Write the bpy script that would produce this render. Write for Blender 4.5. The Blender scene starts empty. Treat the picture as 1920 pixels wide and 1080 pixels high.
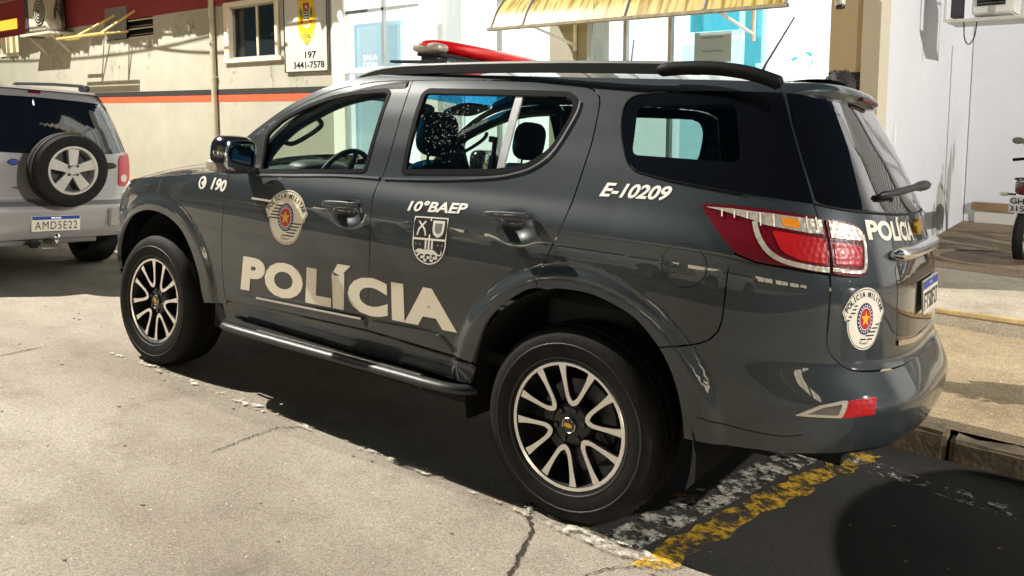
import bpy, bmesh, math, random
import numpy as np
from mathutils import Matrix, Vector, geometry
random.seed(7)
SC = bpy.context.scene
COL = SC.collection
# ---------------------------------------------------------------- frames
# world: Z plumb, X along the station's facade.  The street falls away a few degrees:
# ROAD carries street coordinates (x along the parked car, y across, z up from the road).
RM = Matrix(((0.9974933, -0.0639621, 0.0302639), (0.0615184, 0.9952270, 0.0757536), (-0.0349648, -0.0737020, 0.9966672)))
ROAD = RM.to_4x4()
# ---------------------------------------------------------------- camera
cam = bpy.data.cameras.new('camera'); camo = bpy.data.objects.new('camera', cam); COL.objects.link(camo)
SC.camera = camo
cam.sensor_width = 36; cam.lens = 36*1500.9/1920; cam.clip_end = 400; cam.clip_start = .05
cam.shift_y = -180/1920
R_, U_, F_ = Vector((0.77997, 0.62581, 0)), Vector((-0.06390, 0.07960, 0.99478)), Vector((-0.62256, 0.77586, -0.10210))
F_.normalize(); R_ = F_.cross(Vector((0, 0, 1))).normalized(); U_ = R_.cross(F_).normalized()
mw = Matrix((R_, U_, -F_)).transposed().to_4x4(); mw.translation = Vector((1.7762, -3.3635, 1.6632)); camo.matrix_world = mw
# ---------------------------------------------------------------- light
# night: a tall floodlight mast up the street is the key light (built with its pole below);
# the sky is almost black and the sun lamp is only a trace of moonlight from the same side
SUN_DIR = Vector((0.70, 0.14, -0.70)).normalized()
MAST = Vector((-12.0, -2.7, 12.5))
w = bpy.data.worlds.new('World'); SC.world = w; w.use_nodes = True
nt = w.node_tree; bg = nt.nodes['Background']
sky = nt.nodes.new('ShaderNodeTexSky'); sky.sky_type = 'NISHITA'; sky.sun_disc = False
sky.sun_elevation = math.asin(-SUN_DIR.z); sky.sun_rotation = math.atan2(-SUN_DIR.x, -SUN_DIR.y)
tint = nt.nodes.new('ShaderNodeMix'); tint.data_type = 'RGBA'; tint.blend_type = 'MULTIPLY'; tint.inputs[0].default_value = 1
tint.inputs[7].default_value = (.45, .95, 1.0, 1)      # dark blue-green night sky
nt.links.new(sky.outputs[0], tint.inputs[6]); nt.links.new(tint.outputs[2], bg.inputs[0]); bg.inputs[1].default_value = .004
sun = bpy.data.lights.new('sun', 'SUN'); sun.energy = .04; sun.angle = math.radians(.5); sun.color = (1, .93, .80)
suno = bpy.data.objects.new('sun', sun); COL.objects.link(suno)
suno.rotation_euler = SUN_DIR.to_track_quat('-Z', 'Y').to_euler(); suno.location = (-12, -6, 12)
key = bpy.data.lights.new('mast_light', 'SPOT'); key.energy = 8800; key.color = (1, .945, .83); key.shadow_soft_size = .07
key.spot_size = math.radians(150); key.spot_blend = .3
keyo = bpy.data.objects.new('mast_light', key); COL.objects.link(keyo); keyo.location = MAST
keyo.rotation_euler = Vector((.45, .25, -.85)).to_track_quat('-Z', 'Y').to_euler()
SC.view_settings.view_transform = 'Standard'; SC.view_settings.look = 'None'
SC.view_settings.gamma = 1; SC.view_settings.exposure = 1.5
SC.render.engine = 'CYCLES'
SC.cycles.max_bounces = 8; SC.cycles.transparent_max_bounces = 16; SC.cycles.glossy_bounces = 4
SC.cycles.sample_clamp_indirect = 6
# ---------------------------------------------------------------- materials
MATS = {}
def mat(name, col=(.5, .5, .5), rough=.5, metal=0., coat=0., coat_r=.03, spec=.5, emit=None, es=1., noise=None, bump=None, ns=30.):
    """noise = (scale, amount) mottles the colour; bump = (scale, strength)"""
    if name in MATS: return MATS[name]
    m = bpy.data.materials.new(name); m.use_nodes = True; n = m.node_tree.nodes; l = m.node_tree.links
    p = n['Principled BSDF']
    p.inputs['Base Color'].default_value = (*col, 1); p.inputs['Roughness'].default_value = rough
    p.inputs['Metallic'].default_value = metal; p.inputs['Coat Weight'].default_value = coat
    p.inputs['Coat Roughness'].default_value = coat_r; p.inputs['Specular IOR Level'].default_value = spec
    if emit: p.inputs['Emission Color'].default_value = (*emit, 1); p.inputs['Emission Strength'].default_value = es
    if noise or bump:
        tc = n.new('ShaderNodeTexCoord')
    if noise:
        t = n.new('ShaderNodeTexNoise'); t.inputs['Scale'].default_value = noise[0]; t.inputs['Detail'].default_value = 8; t.inputs['Roughness'].default_value = .65
        l.new(tc.outputs['Object'], t.inputs['Vector'])
        r = n.new('ShaderNodeValToRGB'); a = noise[1]
        r.color_ramp.elements[0].position = .3; r.color_ramp.elements[1].position = .7
        r.color_ramp.elements[0].color = (*[c*(1-a) for c in col], 1); r.color_ramp.elements[1].color = (*[min(1, c*(1+a)) for c in col], 1)
        l.new(t.outputs['Fac'], r.inputs[0]); l.new(r.outputs[0], p.inputs['Base Color'])
    if bump:
        t2 = n.new('ShaderNodeTexNoise'); t2.inputs['Scale'].default_value = bump[0]; t2.inputs['Detail'].default_value = 4
        l.new(tc.outputs['Object'], t2.inputs['Vector'])
        b = n.new('ShaderNodeBump'); b.inputs['Strength'].default_value = bump[1]; b.inputs['Distance'].default_value = .01
        l.new(t2.outputs['Fac'], b.inputs['Height']); l.new(b.outputs[0], p.inputs['Normal'])
    MATS[name] = m; return m
def glass(name, tint, ior=1.5, rough=0., extra=0.):
    """thin pane: tinted see-through with real fresnel reflection"""
    m = bpy.data.materials.new(name); m.use_nodes = True; n = m.node_tree.nodes; l = m.node_tree.links
    n.remove(n['Principled BSDF']); out = n['Material Output']
    tr = n.new('ShaderNodeBsdfTransparent'); tr.inputs[0].default_value = (*tint, 1)
    gl = n.new('ShaderNodeBsdfGlossy'); gl.inputs['Roughness'].default_value = rough; gl.inputs[0].default_value = (1, 1, 1, 1)
    fr = n.new('ShaderNodeFresnel'); gm = n.new('ShaderNodeNewGeometry'); mr = n.new('ShaderNodeMapRange')
    mr.inputs['To Min'].default_value = ior; mr.inputs['To Max'].default_value = 1/ior; l.new(gm.outputs['Backfacing'], mr.inputs['Value']); l.new(mr.outputs[0], fr.inputs[0])
    ad = n.new('ShaderNodeMath'); ad.operation = 'MULTIPLY_ADD'; ad.inputs[1].default_value = 1.; ad.inputs[2].default_value = extra
    mx = n.new('ShaderNodeMixShader'); l.new(fr.outputs[0], ad.inputs[0]); l.new(ad.outputs[0], mx.inputs[0])
    l.new(tr.outputs[0], mx.inputs[1]); l.new(gl.outputs[0], mx.inputs[2]); l.new(mx.outputs[0], out.inputs[0])
    MATS[name] = m; return m
def ramp_nodes(m):
    return m.node_tree.nodes, m.node_tree.links, m.node_tree.nodes['Principled BSDF']
# car paint: dark grey, clear coat, faint orange peel and dust
PAINT = mat('grey_car_paint', (.028, .036, .042), .46, .15, 1., .012, spec=.2, noise=(3, .10))
# dried road splash on the lower panels
_n, _l, _p = ramp_nodes(PAINT)
_tc = _n.new('ShaderNodeTexCoord'); _sx = _n.new('ShaderNodeSeparateXYZ'); _l.new(_tc.outputs['Object'], _sx.inputs[0])
_mr = _n.new('ShaderNodeMapRange'); _mr.inputs['From Min'].default_value = .80; _mr.inputs['From Max'].default_value = .38; _l.new(_sx.outputs['Z'], _mr.inputs['Value'])
_t = _n.new('ShaderNodeTexNoise'); _t.inputs['Scale'].default_value = 9; _t.inputs['Detail'].default_value = 10; _t.inputs['Roughness'].default_value = .75; _l.new(_tc.outputs['Object'], _t.inputs['Vector'])
_r = _n.new('ShaderNodeMapRange'); _r.inputs['From Min'].default_value = .45; _r.inputs['From Max'].default_value = .75; _l.new(_t.outputs['Fac'], _r.inputs['Value'])
_m = _n.new('ShaderNodeMath'); _m.operation = 'MULTIPLY'; _l.new(_mr.outputs[0], _m.inputs[0]); _l.new(_r.outputs[0], _m.inputs[1])
_m2 = _n.new('ShaderNodeMath'); _m2.operation = 'MULTIPLY'; _m2.inputs[1].default_value = .55; _l.new(_m.outputs[0], _m2.inputs[0])
_mx = _n.new('ShaderNodeMix'); _mx.data_type = 'RGBA'; _old = _p.inputs['Base Color'].links[0].from_socket; _l.new(_old, _mx.inputs[6]); _mx.inputs[7].default_value = (.13, .11, .085, 1)
_l.new(_m2.outputs[0], _mx.inputs[0]); _l.new(_mx.outputs[2], _p.inputs['Base Color'])
_cw = _n.new('ShaderNodeMath'); _cw.operation = 'SUBTRACT'; _cw.inputs[0].default_value = 1; _l.new(_m2.outputs[0], _cw.inputs[1]); _l.new(_cw.outputs[0], _p.inputs['Coat Weight'])
BLACKP = mat('black_plastic', (.012, .012, .013), .45, bump=(400, .1))
BLACKG = mat('black_gloss_glass', (.004, .004, .005), .03, 0, 1, .01)
RUBBER = mat('window_rubber', (.005, .005, .006), .7, spec=.08)
VOID = mat('dark_cavity', (.004, .004, .004), .9)
TYRE = mat('tyre_rubber', (.011, .0105, .0105), .75, spec=.2, noise=(14, .35), bump=(90, .15))
ALLOY = mat('machined_alloy', (.84, .83, .81), .24, 1.0, bump=(300, .02))
SILVERM = mat('bright_silver', (.62, .62, .62), .25, 1.)
CHROME = mat('chrome', (.85, .85, .86), .06, 1.)
WHITE_V = mat('cream_vinyl', (.88, .82, .68), .35, 0, .6, .08)
WHITE_V2 = mat('white_vinyl', (.90, .88, .84), .35, 0, .6, .08)
BLACK_V = mat('black_vinyl', (.012, .012, .014), .4)
RED_V = mat('red_vinyl', (.55, .02, .02), .35)
GOLD_V = mat('gold_vinyl', (.85, .50, .04), .35)
NAVY_V = mat('navy_vinyl', (.02, .03, .12), .35)
BLUE_V = mat('plate_blue', (.01, .05, .30), .4)
GREEN_V = mat('green_print', (.03, .16, .06), .5)
SEAT = mat('seat_fabric', (.022, .024, .028), .85, noise=(60, .3), bump=(150, .2))
DASH = mat('dashboard_plastic', (.05, .065, .068), .5, bump=(200, .1))
GL_CLEAR = glass('clear_car_glass', (.78, .86, .80))
GL_TINT = glass('tinted_car_glass', (.60, .70, .64))
GL_DARK = glass('dark_privacy_glass', (.50, .62, .60))
GL_BLUE = glass('blue_sunband_glass', (.03, .35, .75))
def lens_mat(name, col, tr=.0, rough=.08, es=0):
    return mat(name, col, rough, 0, 1., .02, bump=(60, .05), emit=col if es else None, es=es)
LENS_RED = lens_mat('red_lens', (.10, .003, .008), es=.03)
LENS_RED2 = lens_mat('bright_red_lens', (.38, .008, .010), es=.06)
LENS_CLEAR = mat('clear_lens', (.55, .50, .42), .12, .35, 1, .02, bump=(90, .5))
for m_, sc_, st_ in ((LENS_RED2, 60, .16), (LENS_CLEAR, 50, .25), (LENS_RED, 80, .10)):
    n_, l_, p_ = ramp_nodes(m_); tc_ = n_.new('ShaderNodeTexCoord'); vo_ = n_.new('ShaderNodeTexVoronoi'); vo_.inputs['Scale'].default_value = sc_; vo_.inputs['Randomness'].default_value = .35
    l_.new(tc_.outputs['Object'], vo_.inputs['Vector']); bu_ = n_.new('ShaderNodeBump'); bu_.inputs['Strength'].default_value = st_; bu_.inputs['Distance'].default_value = .01
    l_.new(vo_.outputs['Distance'], bu_.inputs['Height']); l_.new(bu_.outputs[0], p_.inputs['Normal']); p_.inputs['Roughness'].default_value = .34; p_.inputs['Coat Weight'].default_value = .25; p_.inputs['Specular IOR Level'].default_value = .25
LENS_AMBER = lens_mat('amber_lens', (.85, .28, .02))
# ---------------------------------------------------------------- object helpers
def props(o, label=None, cat=None, group=None, kind=None):
    if label: o['label'] = label
    if cat: o['category'] = cat
    if group: o['group'] = group
    if kind: o['kind'] = kind
    return o
def thing(name, label, cat, M=Matrix(), group=None):
    o = bpy.data.objects.new(name, None); o.empty_display_size = .2; COL.objects.link(o); o.matrix_world = M
    return props(o, label, cat, group)
FLIP = [False]      # True while the far-side twin of a part is being made
def mk(name, V, Fc, m, parent=None, smooth=True, M=None, mirror=False, angle=None, nrm=None):
    me = bpy.data.meshes.new(name)
    V = np.asarray(V, float)
    if mirror or FLIP[0]:
        V = V*np.array([1, -1, 1]); Fc = [tuple(reversed(f)) for f in Fc]
        if nrm is not None: nrm = np.asarray(nrm)*np.array([1, -1, 1])
    me.from_pydata([tuple(v) for v in V], [], [tuple(int(i) for i in f) for f in Fc])
    if isinstance(m, (list, tuple)):
        for k in m: me.materials.append(k)
    else: me.materials.append(m)
    if smooth: me.polygons.foreach_set('use_smooth', [True]*len(me.polygons))
    me.update()
    if nrm is not None: me.normals_split_custom_set_from_vertices([tuple(v) for v in nrm])
    if angle: me.set_sharp_from_angle(angle=math.radians(angle))
    o = bpy.data.objects.new(name, me); COL.objects.link(o)
    if parent: o.parent = parent
    if M is not None: o.matrix_world = M
    return o
class MB:
    """collects shapes for one mesh"""
    def __init__(s): s.v = []; s.f = []
    def add(s, V, Fc):
        b = len(s.v); s.v += [tuple(v) for v in V]; s.f += [tuple(i+b for i in f) for f in Fc]; return s
    def box(s, c, d, rot=None, bev=0.):
        cx, cy, cz = c; a, b_, e = d[0]/2, d[1]/2, d[2]/2
        if bev:
            bm = bmesh.new(); bmesh.ops.create_cube(bm, size=1)
            for v in bm.verts: v.co = Vector((v.co.x*2*a, v.co.y*2*b_, v.co.z*2*e))
            bmesh.ops.bevel(bm, geom=list(bm.edges), offset=bev, segments=2, affect='EDGES')
            V = [v.co.copy() for v in bm.verts]; Fc = [[v.index for v in f.verts] for f in bm.faces]; bm.free()
        else:
            V = [Vector((x*a, y*b_, z*e)) for x in (-1, 1) for y in (-1, 1) for z in (-1, 1)]
            Fc = [(0, 1, 3, 2), (4, 6, 7, 5), (0, 4, 5, 1), (2, 3, 7, 6), (0, 2, 6, 4), (1, 5, 7, 3)]
        if rot is not None: V = [rot @ v for v in V]
        return s.add([(v[0]+cx, v[1]+cy, v[2]+cz) for v in V], Fc)
    def tube(s, pts, r, n=10, caps=True, sq=1.):
        pts = [Vector(p) for p in pts]; rs = r if isinstance(r, (list, tuple)) else [r]*len(pts)
        V = []; Fc = []; up = Vector((0, 0, 1))
        t0 = (pts[1]-pts[0]).normalized()
        if abs(t0.dot(up)) > .95: up = Vector((0, 1, 0))
        for i, p in enumerate(pts):
            t = ((pts[min(i+1, len(pts)-1)]-pts[max(i-1, 0)])).normalized()
            a = t.cross(up).normalized(); b = a.cross(t).normalized()
            for k in range(n):
                an = 2*math.pi*k/n; V.append(p+a*math.cos(an)*rs[i]+b*math.sin(an)*rs[i]*sq)
        for i in range(len(pts)-1):
            for k in range(n):
                k2 = (k+1) % n; Fc.append((i*n+k, i*n+k2, (i+1)*n+k2, (i+1)*n+k))
        if caps: Fc.append(tuple(range(n))); Fc.append(tuple(reversed(range((len(pts)-1)*n, len(pts)*n))))
        return s.add(V, Fc)
    def lathe(s, prof, n=48, c=(0, 0, 0), axis='y', a0=0, a1=2*math.pi):
        full = abs(a1-a0-2*math.pi) < 1e-6; m = n if full else n+1; V = []; Fc = []
        for k in range(m):
            a = a0+(a1-a0)*k/n
            for r, h in prof:
                q = (r*math.cos(a), h, r*math.sin(a)) if axis == 'y' else ((r*math.cos(a), r*math.sin(a), h) if axis == 'z' else (h, r*math.cos(a), r*math.sin(a)))
                V.append((q[0]+c[0], q[1]+c[1], q[2]+c[2]))
        L = len(prof)
        for k in range(n):
            k2 = (k+1) % m
            for i in range(L-1): Fc.append((k*L+i, k2*L+i, k2*L+i+1, k*L+i+1))
        return s.add(V, Fc)
    def superbox(s, c, a, n=4., nu=24, nv=14, rot=None, taper=None):
        V = []; Fc = []
        def sp(v, e): return math.copysign(abs(v)**e, v)
        e = 2./n
        for j in range(nv+1):
            ph = -math.pi/2+math.pi*j/nv
            for i in range(nu):
                th = 2*math.pi*i/nu
                p = Vector((a[0]*sp(math.cos(ph), e)*sp(math.cos(th), e), a[1]*sp(math.cos(ph), e)*sp(math.sin(th), e), a[2]*sp(math.sin(ph), e)))
                if taper: p = Vector(taper(p))
                if rot is not None: p = rot @ p
                V.append((p[0]+c[0], p[1]+c[1], p[2]+c[2]))
        for j in range(nv):
            for i in range(nu):
                i2 = (i+1) % nu; Fc.append((j*nu+i, j*nu+i2, (j+1)*nu+i2, (j+1)*nu+i))
        return s.add(V, Fc)
    def prism(s, poly, h, M=None):
        """extrude a 2D outline along z (0..h) then transform"""
        n = len(poly); V = [Vector((x, y, 0)) for x, y in poly]+[Vector((x, y, h)) for x, y in poly]
        if M is not None: V = [M @ v for v in V]
        Fc = [tuple(reversed(range(n))), tuple(range(n, 2*n))]+[(i, (i+1) % n, n+(i+1) % n, n+i) for i in range(n)]
        return s.add(V, Fc)
    def build(s, name, m, parent=None, smooth=False, M=None, angle=35, mirror=False):
        bm = bmesh.new(); vs = [bm.verts.new(v) for v in s.v]
        for f in s.f:
            try: bm.faces.new([vs[i] for i in f])
            except ValueError: pass
        bmesh.ops.recalc_face_normals(bm, faces=bm.faces)
        me = bpy.data.meshes.new(name)
        if mirror or FLIP[0]:
            for v in bm.verts: v.co.y *= -1
            bmesh.ops.reverse_faces(bm, faces=bm.faces)
        bm.to_mesh(me); bm.free(); me.materials.append(m)
        if smooth:
            me.polygons.foreach_set('use_smooth', [True]*len(me.polygons)); me.set_sharp_from_angle(angle=math.radians(angle))
        o = bpy.data.objects.new(name, me); COL.objects.link(o)
        if parent: o.parent = parent
        if M is not None: o.matrix_world = M
        return o
# ---------------------------------------------------------------- 2D helpers
def catmull(pts, per=6, closed=False):
    P = [np.array(p, float) for p in pts]; out = []; n = len(P)
    rng = range(n) if closed else range(n-1)
    for i in rng:
        p0 = P[(i-1) % n] if closed or i > 0 else P[i]*2-P[i+1]
        p1, p2 = P[i], P[(i+1) % n]; p3 = P[(i+2) % n] if closed or i+2 < n else p2*2-p1
        for k in range(per):
            t = k/per; out.append(tuple(.5*((2*p1)+(-p0+p2)*t+(2*p0-5*p1+4*p2-p3)*t*t+(-p0+3*p1-3*p2+p3)*t**3)))
    if not closed: out.append(tuple(P[-1]))
    return out
def rounded(pts, r=.02, k=4):
    """round the corners of a closed outline"""
    n = len(pts); out = []
    for i in range(n):
        a, b, c = [np.array(pts[(i+d) % n], float) for d in (-1, 0, 1)]
        da, dc = a-b, c-b; la, lc = np.linalg.norm(da), np.linalg.norm(dc); q = min(r, la*.45, lc*.45)
        p0, p2 = b+da/la*q, b+dc/lc*q
        for j in range(k+1):
            t = j/k; out.append(tuple((1-t)**2*p0+2*t*(1-t)*b+t*t*p2))
    return out
def area(p): p = np.asarray(p); x, y = p[:, 0], p[:, 1]; return .5*np.sum(x*np.roll(y, -1)-np.roll(x, -1)*y)
def densify(p, g):
    out = []; n = len(p)
    for i in range(n):
        a, b = np.array(p[i], float), np.array(p[(i+1) % n], float); d = np.linalg.norm(b-a)
        if d < 1e-5: continue
        k = max(1, int(math.ceil(d/g)))
        for j in range(k): out.append(a+(b-a)*j/k)
    return np.array(out)
def inset(p, g):
    """move a CCW loop inwards by g"""
    p = np.asarray(p); t = np.roll(p, -1, 0)-p; t /= np.maximum(np.linalg.norm(t, axis=1, keepdims=True), 1e-9)
    nrm = np.stack([-t[:, 1], t[:, 0]], 1); m = nrm+np.roll(nrm, 1, 0); m /= np.maximum((np.linalg.norm(m, axis=1, keepdims=True)**2)/2, .6)
    return p+m*g
def inside(P, poly):
    x, y = P[:, 0], P[:, 1]; r = np.zeros(len(P), bool); n = len(poly); j = n-1
    for i in range(n):
        xi, yi = poly[i]; xj, yj = poly[j]
        c = ((yi > y) != (yj > y)); den = (yj-yi) if abs(yj-yi) > 1e-12 else 1e-12
        r ^= c & (x < (xj-xi)*(y-yi)/den+xi); j = i
    return r
def triangulate(loops, g):
    """loops[0] outer, rest holes -> (verts2d, tris)"""
    B = np.concatenate(loops); E = []; b = 0
    for L in loops:
        n = len(L); E += [(b+i, b+(i+1) % n) for i in range(n)]; b += n
    lo, hi = loops[0].min(0), loops[0].max(0)
    if g:
        gx, gy = np.meshgrid(np.arange(lo[0]+g*.37, hi[0], g), np.arange(lo[1]+g*.41, hi[1], g), indexing='ij')
        gy = gy+(np.arange(gx.shape[0]) % 2)[:, None]*g*.5
        Q = np.stack([gx.ravel(), gy.ravel()], 1); k = inside(Q, loops[0])
        for h in loops[1:]: k &= ~inside(Q, h)
        Q = Q[k]
        if len(Q):
            keep = np.ones(len(Q), bool)
            for s_ in range(0, len(Q), 2000):
                d = np.min(((Q[s_:s_+2000, None]-B[None])**2).sum(-1), 1); keep[s_:s_+2000] = d > (g*.45)**2
            Q = Q[keep]
        A = np.concatenate([B, Q]) if len(Q) else B
    else: A = B
    r = geometry.delaunay_2d_cdt([Vector(map(float, p)) for p in A], E, [], 0, 1e-6)
    V = np.array([(v.x, v.y) for v in r[0]]); T = [tuple(f) for f in r[2]]
    C = np.array([V[list(t)].mean(0) for t in T]); k = inside(C, loops[0])
    for h in loops[1:]: k &= ~inside(C, h)
    T = [t for t, q in zip(T, k) if q]
    T = [t if area(V[list(t)]) > 0 else tuple(reversed(t)) for t in T]
    return V, T
# ---------------------------------------------------------------- curved body hulls
def table(zs, vs, sig=.02):
    g = np.arange(.1, 2.1, .005); v = np.interp(g, zs, vs)
    k = np.exp(-.5*(np.arange(-20, 21)*.005/sig)**2); k /= k.sum()
    return g, np.convolve(np.pad(v, 20, mode='edge'), k, 'valid')
def sm(a, b, x):
    t = np.clip((x-a)/(b-a), 0, 1); return t*t*(3-2*t)
class Hull:
    """closed body skin: s runs along the side, round the corners; z is height"""
    KS = .95
    def __init__(s, WZ, XR, XF, XCR, XCF, NR, NF, side=None, K=None):
        s.WZ, s.XR, s.XF, s.XCR, s.XCF, s.NR, s.NF, s.side = WZ, XR, XF, XCR, XCF, NR, NF, side
        if K: s.KS = K
        s.sc = XCR+s.KS*math.pi/2; s.sf = XCF-s.KS*math.pi/2
    def p0(h, s, z):
        s = np.asarray(s, float); z = np.asarray(z, float)
        w = np.interp(z, *h.WZ)+0*s
        if h.side is not None: w = h.side(s, z, w)
        x = s+0*z; y = -w
        for rear in (True, False):
            xc, tb, n = (h.XCR, h.XR, h.NR) if rear else (h.XCF, h.XF, h.NF)
            sg = 1 if rear else -1
            ph = np.clip(sg*(s-xc)/h.KS, 0, np.pi); a = sg*(np.interp(z, *tb)-xc)
            r = 1/((np.abs(np.sin(ph))/a)**n+(np.abs(np.cos(ph))/w)**n)**(1/n)
            m = sg*(s-xc) >= 0
            x = np.where(m, xc+sg*r*np.sin(ph), x); y = np.where(m, -r*np.cos(ph), y)
        return np.stack([x, y, z+0*s], -1)
    def nrm(h, s, z):
        e = .004; s = np.asarray(s, float); z = np.asarray(z, float)
        n = np.cross(h.p0(s+e, z)-h.p0(s-e, z), h.p0(s, z+e)-h.p0(s, z-e))
        return n/np.maximum(np.linalg.norm(n, axis=-1, keepdims=True), 1e-9)
    def at(h, s, z, off=0.): return h.p0(s, z)+h.nrm(s, z)*off
def panel(name, H, poly, m, parent, holes=(), off=0., g=.02, flange=.018, gap=.0030, mirror=False, hgap=0.):
    p = np.asarray(poly, float); p = p if area(p) > 0 else p[::-1]
    outer = inset(densify(p, g), gap); L = [outer]
    for h in holes:
        h = np.asarray(h, float); h = h if area(h) < 0 else h[::-1]; L.append(inset(densify(h, g), hgap))
    V2, T = triangulate(L, g)
    V = H.at(V2[:, 0], V2[:, 1], off); V = list(map(tuple, V)); Fc = list(T); NN = [H.nrm(V2[:, 0], V2[:, 1])]
    if flange:
        for lp in L:
            a = H.at(lp[:, 0], lp[:, 1], off); b = H.at(lp[:, 0], lp[:, 1], off-flange); n = len(lp); k = len(V); q = H.nrm(lp[:, 0], lp[:, 1]); NN += [q, q]
            V += list(map(tuple, a))+list(map(tuple, b))
            Fc += [(k+i, k+n+i, k+n+(i+1) % n, k+(i+1) % n) for i in range(n)]
    return mk(name, V, Fc, m, parent, nrm=np.concatenate(NN))
def ribbon(name, H, pts, width, m, parent, off=.004, th=.006, mirror=False, per=6):
    """raised strip following a line on the hull"""
    c = np.array(catmull(pts, per)) if per > 1 else np.array(pts, float)
    t = np.gradient(c, axis=0); t /= np.linalg.norm(t, axis=1, keepdims=True); n = np.stack([-t[:, 1], t[:, 0]], 1)
    wd = np.asarray(width)*np.ones(len(c)); a = c+n*wd[:, None]/2; b = c-n*wd[:, None]/2; k = len(c)
    V = np.concatenate([H.at(a[:, 0], a[:, 1], off-th), H.at(a[:, 0], a[:, 1], off), H.at(b[:, 0], b[:, 1], off), H.at(b[:, 0], b[:, 1], off-th)])
    Fc = []
    for i in range(k-1):
        for r in range(3): Fc.append((r*k+i, (r+1)*k+i, (r+1)*k+i+1, r*k+i+1))
    o = mk(name, V, Fc, m, parent, smooth=False)
    if mirror: return o, mk(name, V, Fc, m, parent, smooth=False, mirror=True)
    return o
# ---------------------------------------------------------------- lettering
def glyphs(body, bold=0., shear=0., cell=None, spacing=1.):
    cu = bpy.data.curves.new('lettering', 'FONT'); cu.body = body; cu.size = 1; cu.offset = bold; cu.shear = shear
    cu.space_character = spacing; cu.resolution_u = 4; cu.fill_mode = 'FRONT'
    o = bpy.data.objects.new('lettering', cu); COL.objects.link(o)
    dg = bpy.context.evaluated_depsgraph_get(); me = bpy.data.meshes.new_from_object(o.evaluated_get(dg))
    bm = bmesh.new(); bm.from_mesh(me)
    if cell:
        xs = [v.co.x for v in bm.verts]; ys = [v.co.y for v in bm.verts]
        for ax, lo, hi in ((0, min(xs), max(xs)), (1, min(ys), max(ys))):
            q = lo+cell
            while q < hi:
                no = Vector((1, 0, 0)) if ax == 0 else Vector((0, 1, 0)); co = no*q
                bmesh.ops.bisect_plane(bm, geom=bm.verts[:]+bm.edges[:]+bm.faces[:], plane_co=co, plane_no=no, dist=1e-5); q += cell
    V = np.array([(v.co.x, v.co.y) for v in bm.verts]); bm.verts.index_update(); Fc = [tuple(v.index for v in f.verts) for f in bm.faces]
    bm.free(); bpy.data.objects.remove(o); bpy.data.curves.remove(cu); bpy.data.meshes.remove(me)
    out = []
    for f in Fc:
        out.append(f if area(V[list(f)]) > 0 else tuple(reversed(f)))
    return V, out
def text_box(body, ref=None, **k):
    V, Fc = glyphs(body, **k); Vr, _ = glyphs(ref, **{**k, 'cell': None}) if ref else (V, 0)
    lo, hi = Vr.min(0), Vr.max(0); return (V-lo)/(hi-lo), Fc
def text_hull(name, H, body, quad, m, parent, off=.0015, ref=None, **k):
    """quad = BL, BR, TL, TR in (s, z)"""
    V, Fc = text_box(body, ref, **k); q = [np.array(c, float) for c in quad]; u, v = V[:, :1], V[:, 1:]
    P = q[0]*(1-u)*(1-v)+q[1]*u*(1-v)+q[2]*(1-u)*v+q[3]*u*v
    return mk(name, H.at(P[:, 0], P[:, 1], off), Fc, m, parent, smooth=False)
def text_plane(name, body, M, w_, h_, m, parent=None, ref=None, th=0., **k):
    """flat lettering filling w_ x h_ on the XY plane of M"""
    V, Fc = text_box(body, ref, **k); P = [M @ Vector((x*w_, y*h_, 0)) for x, y in V]
    return mk(name, [tuple(p) for p in P], Fc, m, parent, smooth=False)
def frame(o, u, v):
    """matrix whose X is u, Y is v"""
    u, v = Vector(u).normalized(), Vector(v).normalized(); n = u.cross(v)
    M = Matrix((u, v, n)).transposed().to_4x4(); M.translation = Vector(o); return M
def shape(name, polys, m, put, parent, g=None, holes=()):
    """flat print: list of outlines in local (u, v) metres, laid on a surface by put(V2)"""
    V = []; Fc = []
    for p in polys:
        p = np.asarray(p, float); p = p if area(p) > 0 else p[::-1]
        L = [densify(p, g) if g else p]+[(lambda h: h if area(h) < 0 else h[::-1])(np.asarray(h, float)) for h in holes]
        v, t = triangulate(L, g); b = len(V); V += list(map(tuple, put(v))); Fc += [tuple(i+b for i in f) for f in t]
    return mk(name, V, Fc, m, parent, smooth=False)
def circ(cx, cy, r, n=24, ry=None): return [(cx+r*math.cos(2*math.pi*i/n), cy+(ry or r)*math.sin(2*math.pi*i/n)) for i in range(n)]
def star(cx, cy, r, k=.4, n=5): return [(cx+(r if i % 2 == 0 else r*k)*math.sin(math.pi*i/n), cy+(r if i % 2 == 0 else r*k)*math.cos(math.pi*i/n)) for i in range(2*n)]
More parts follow.
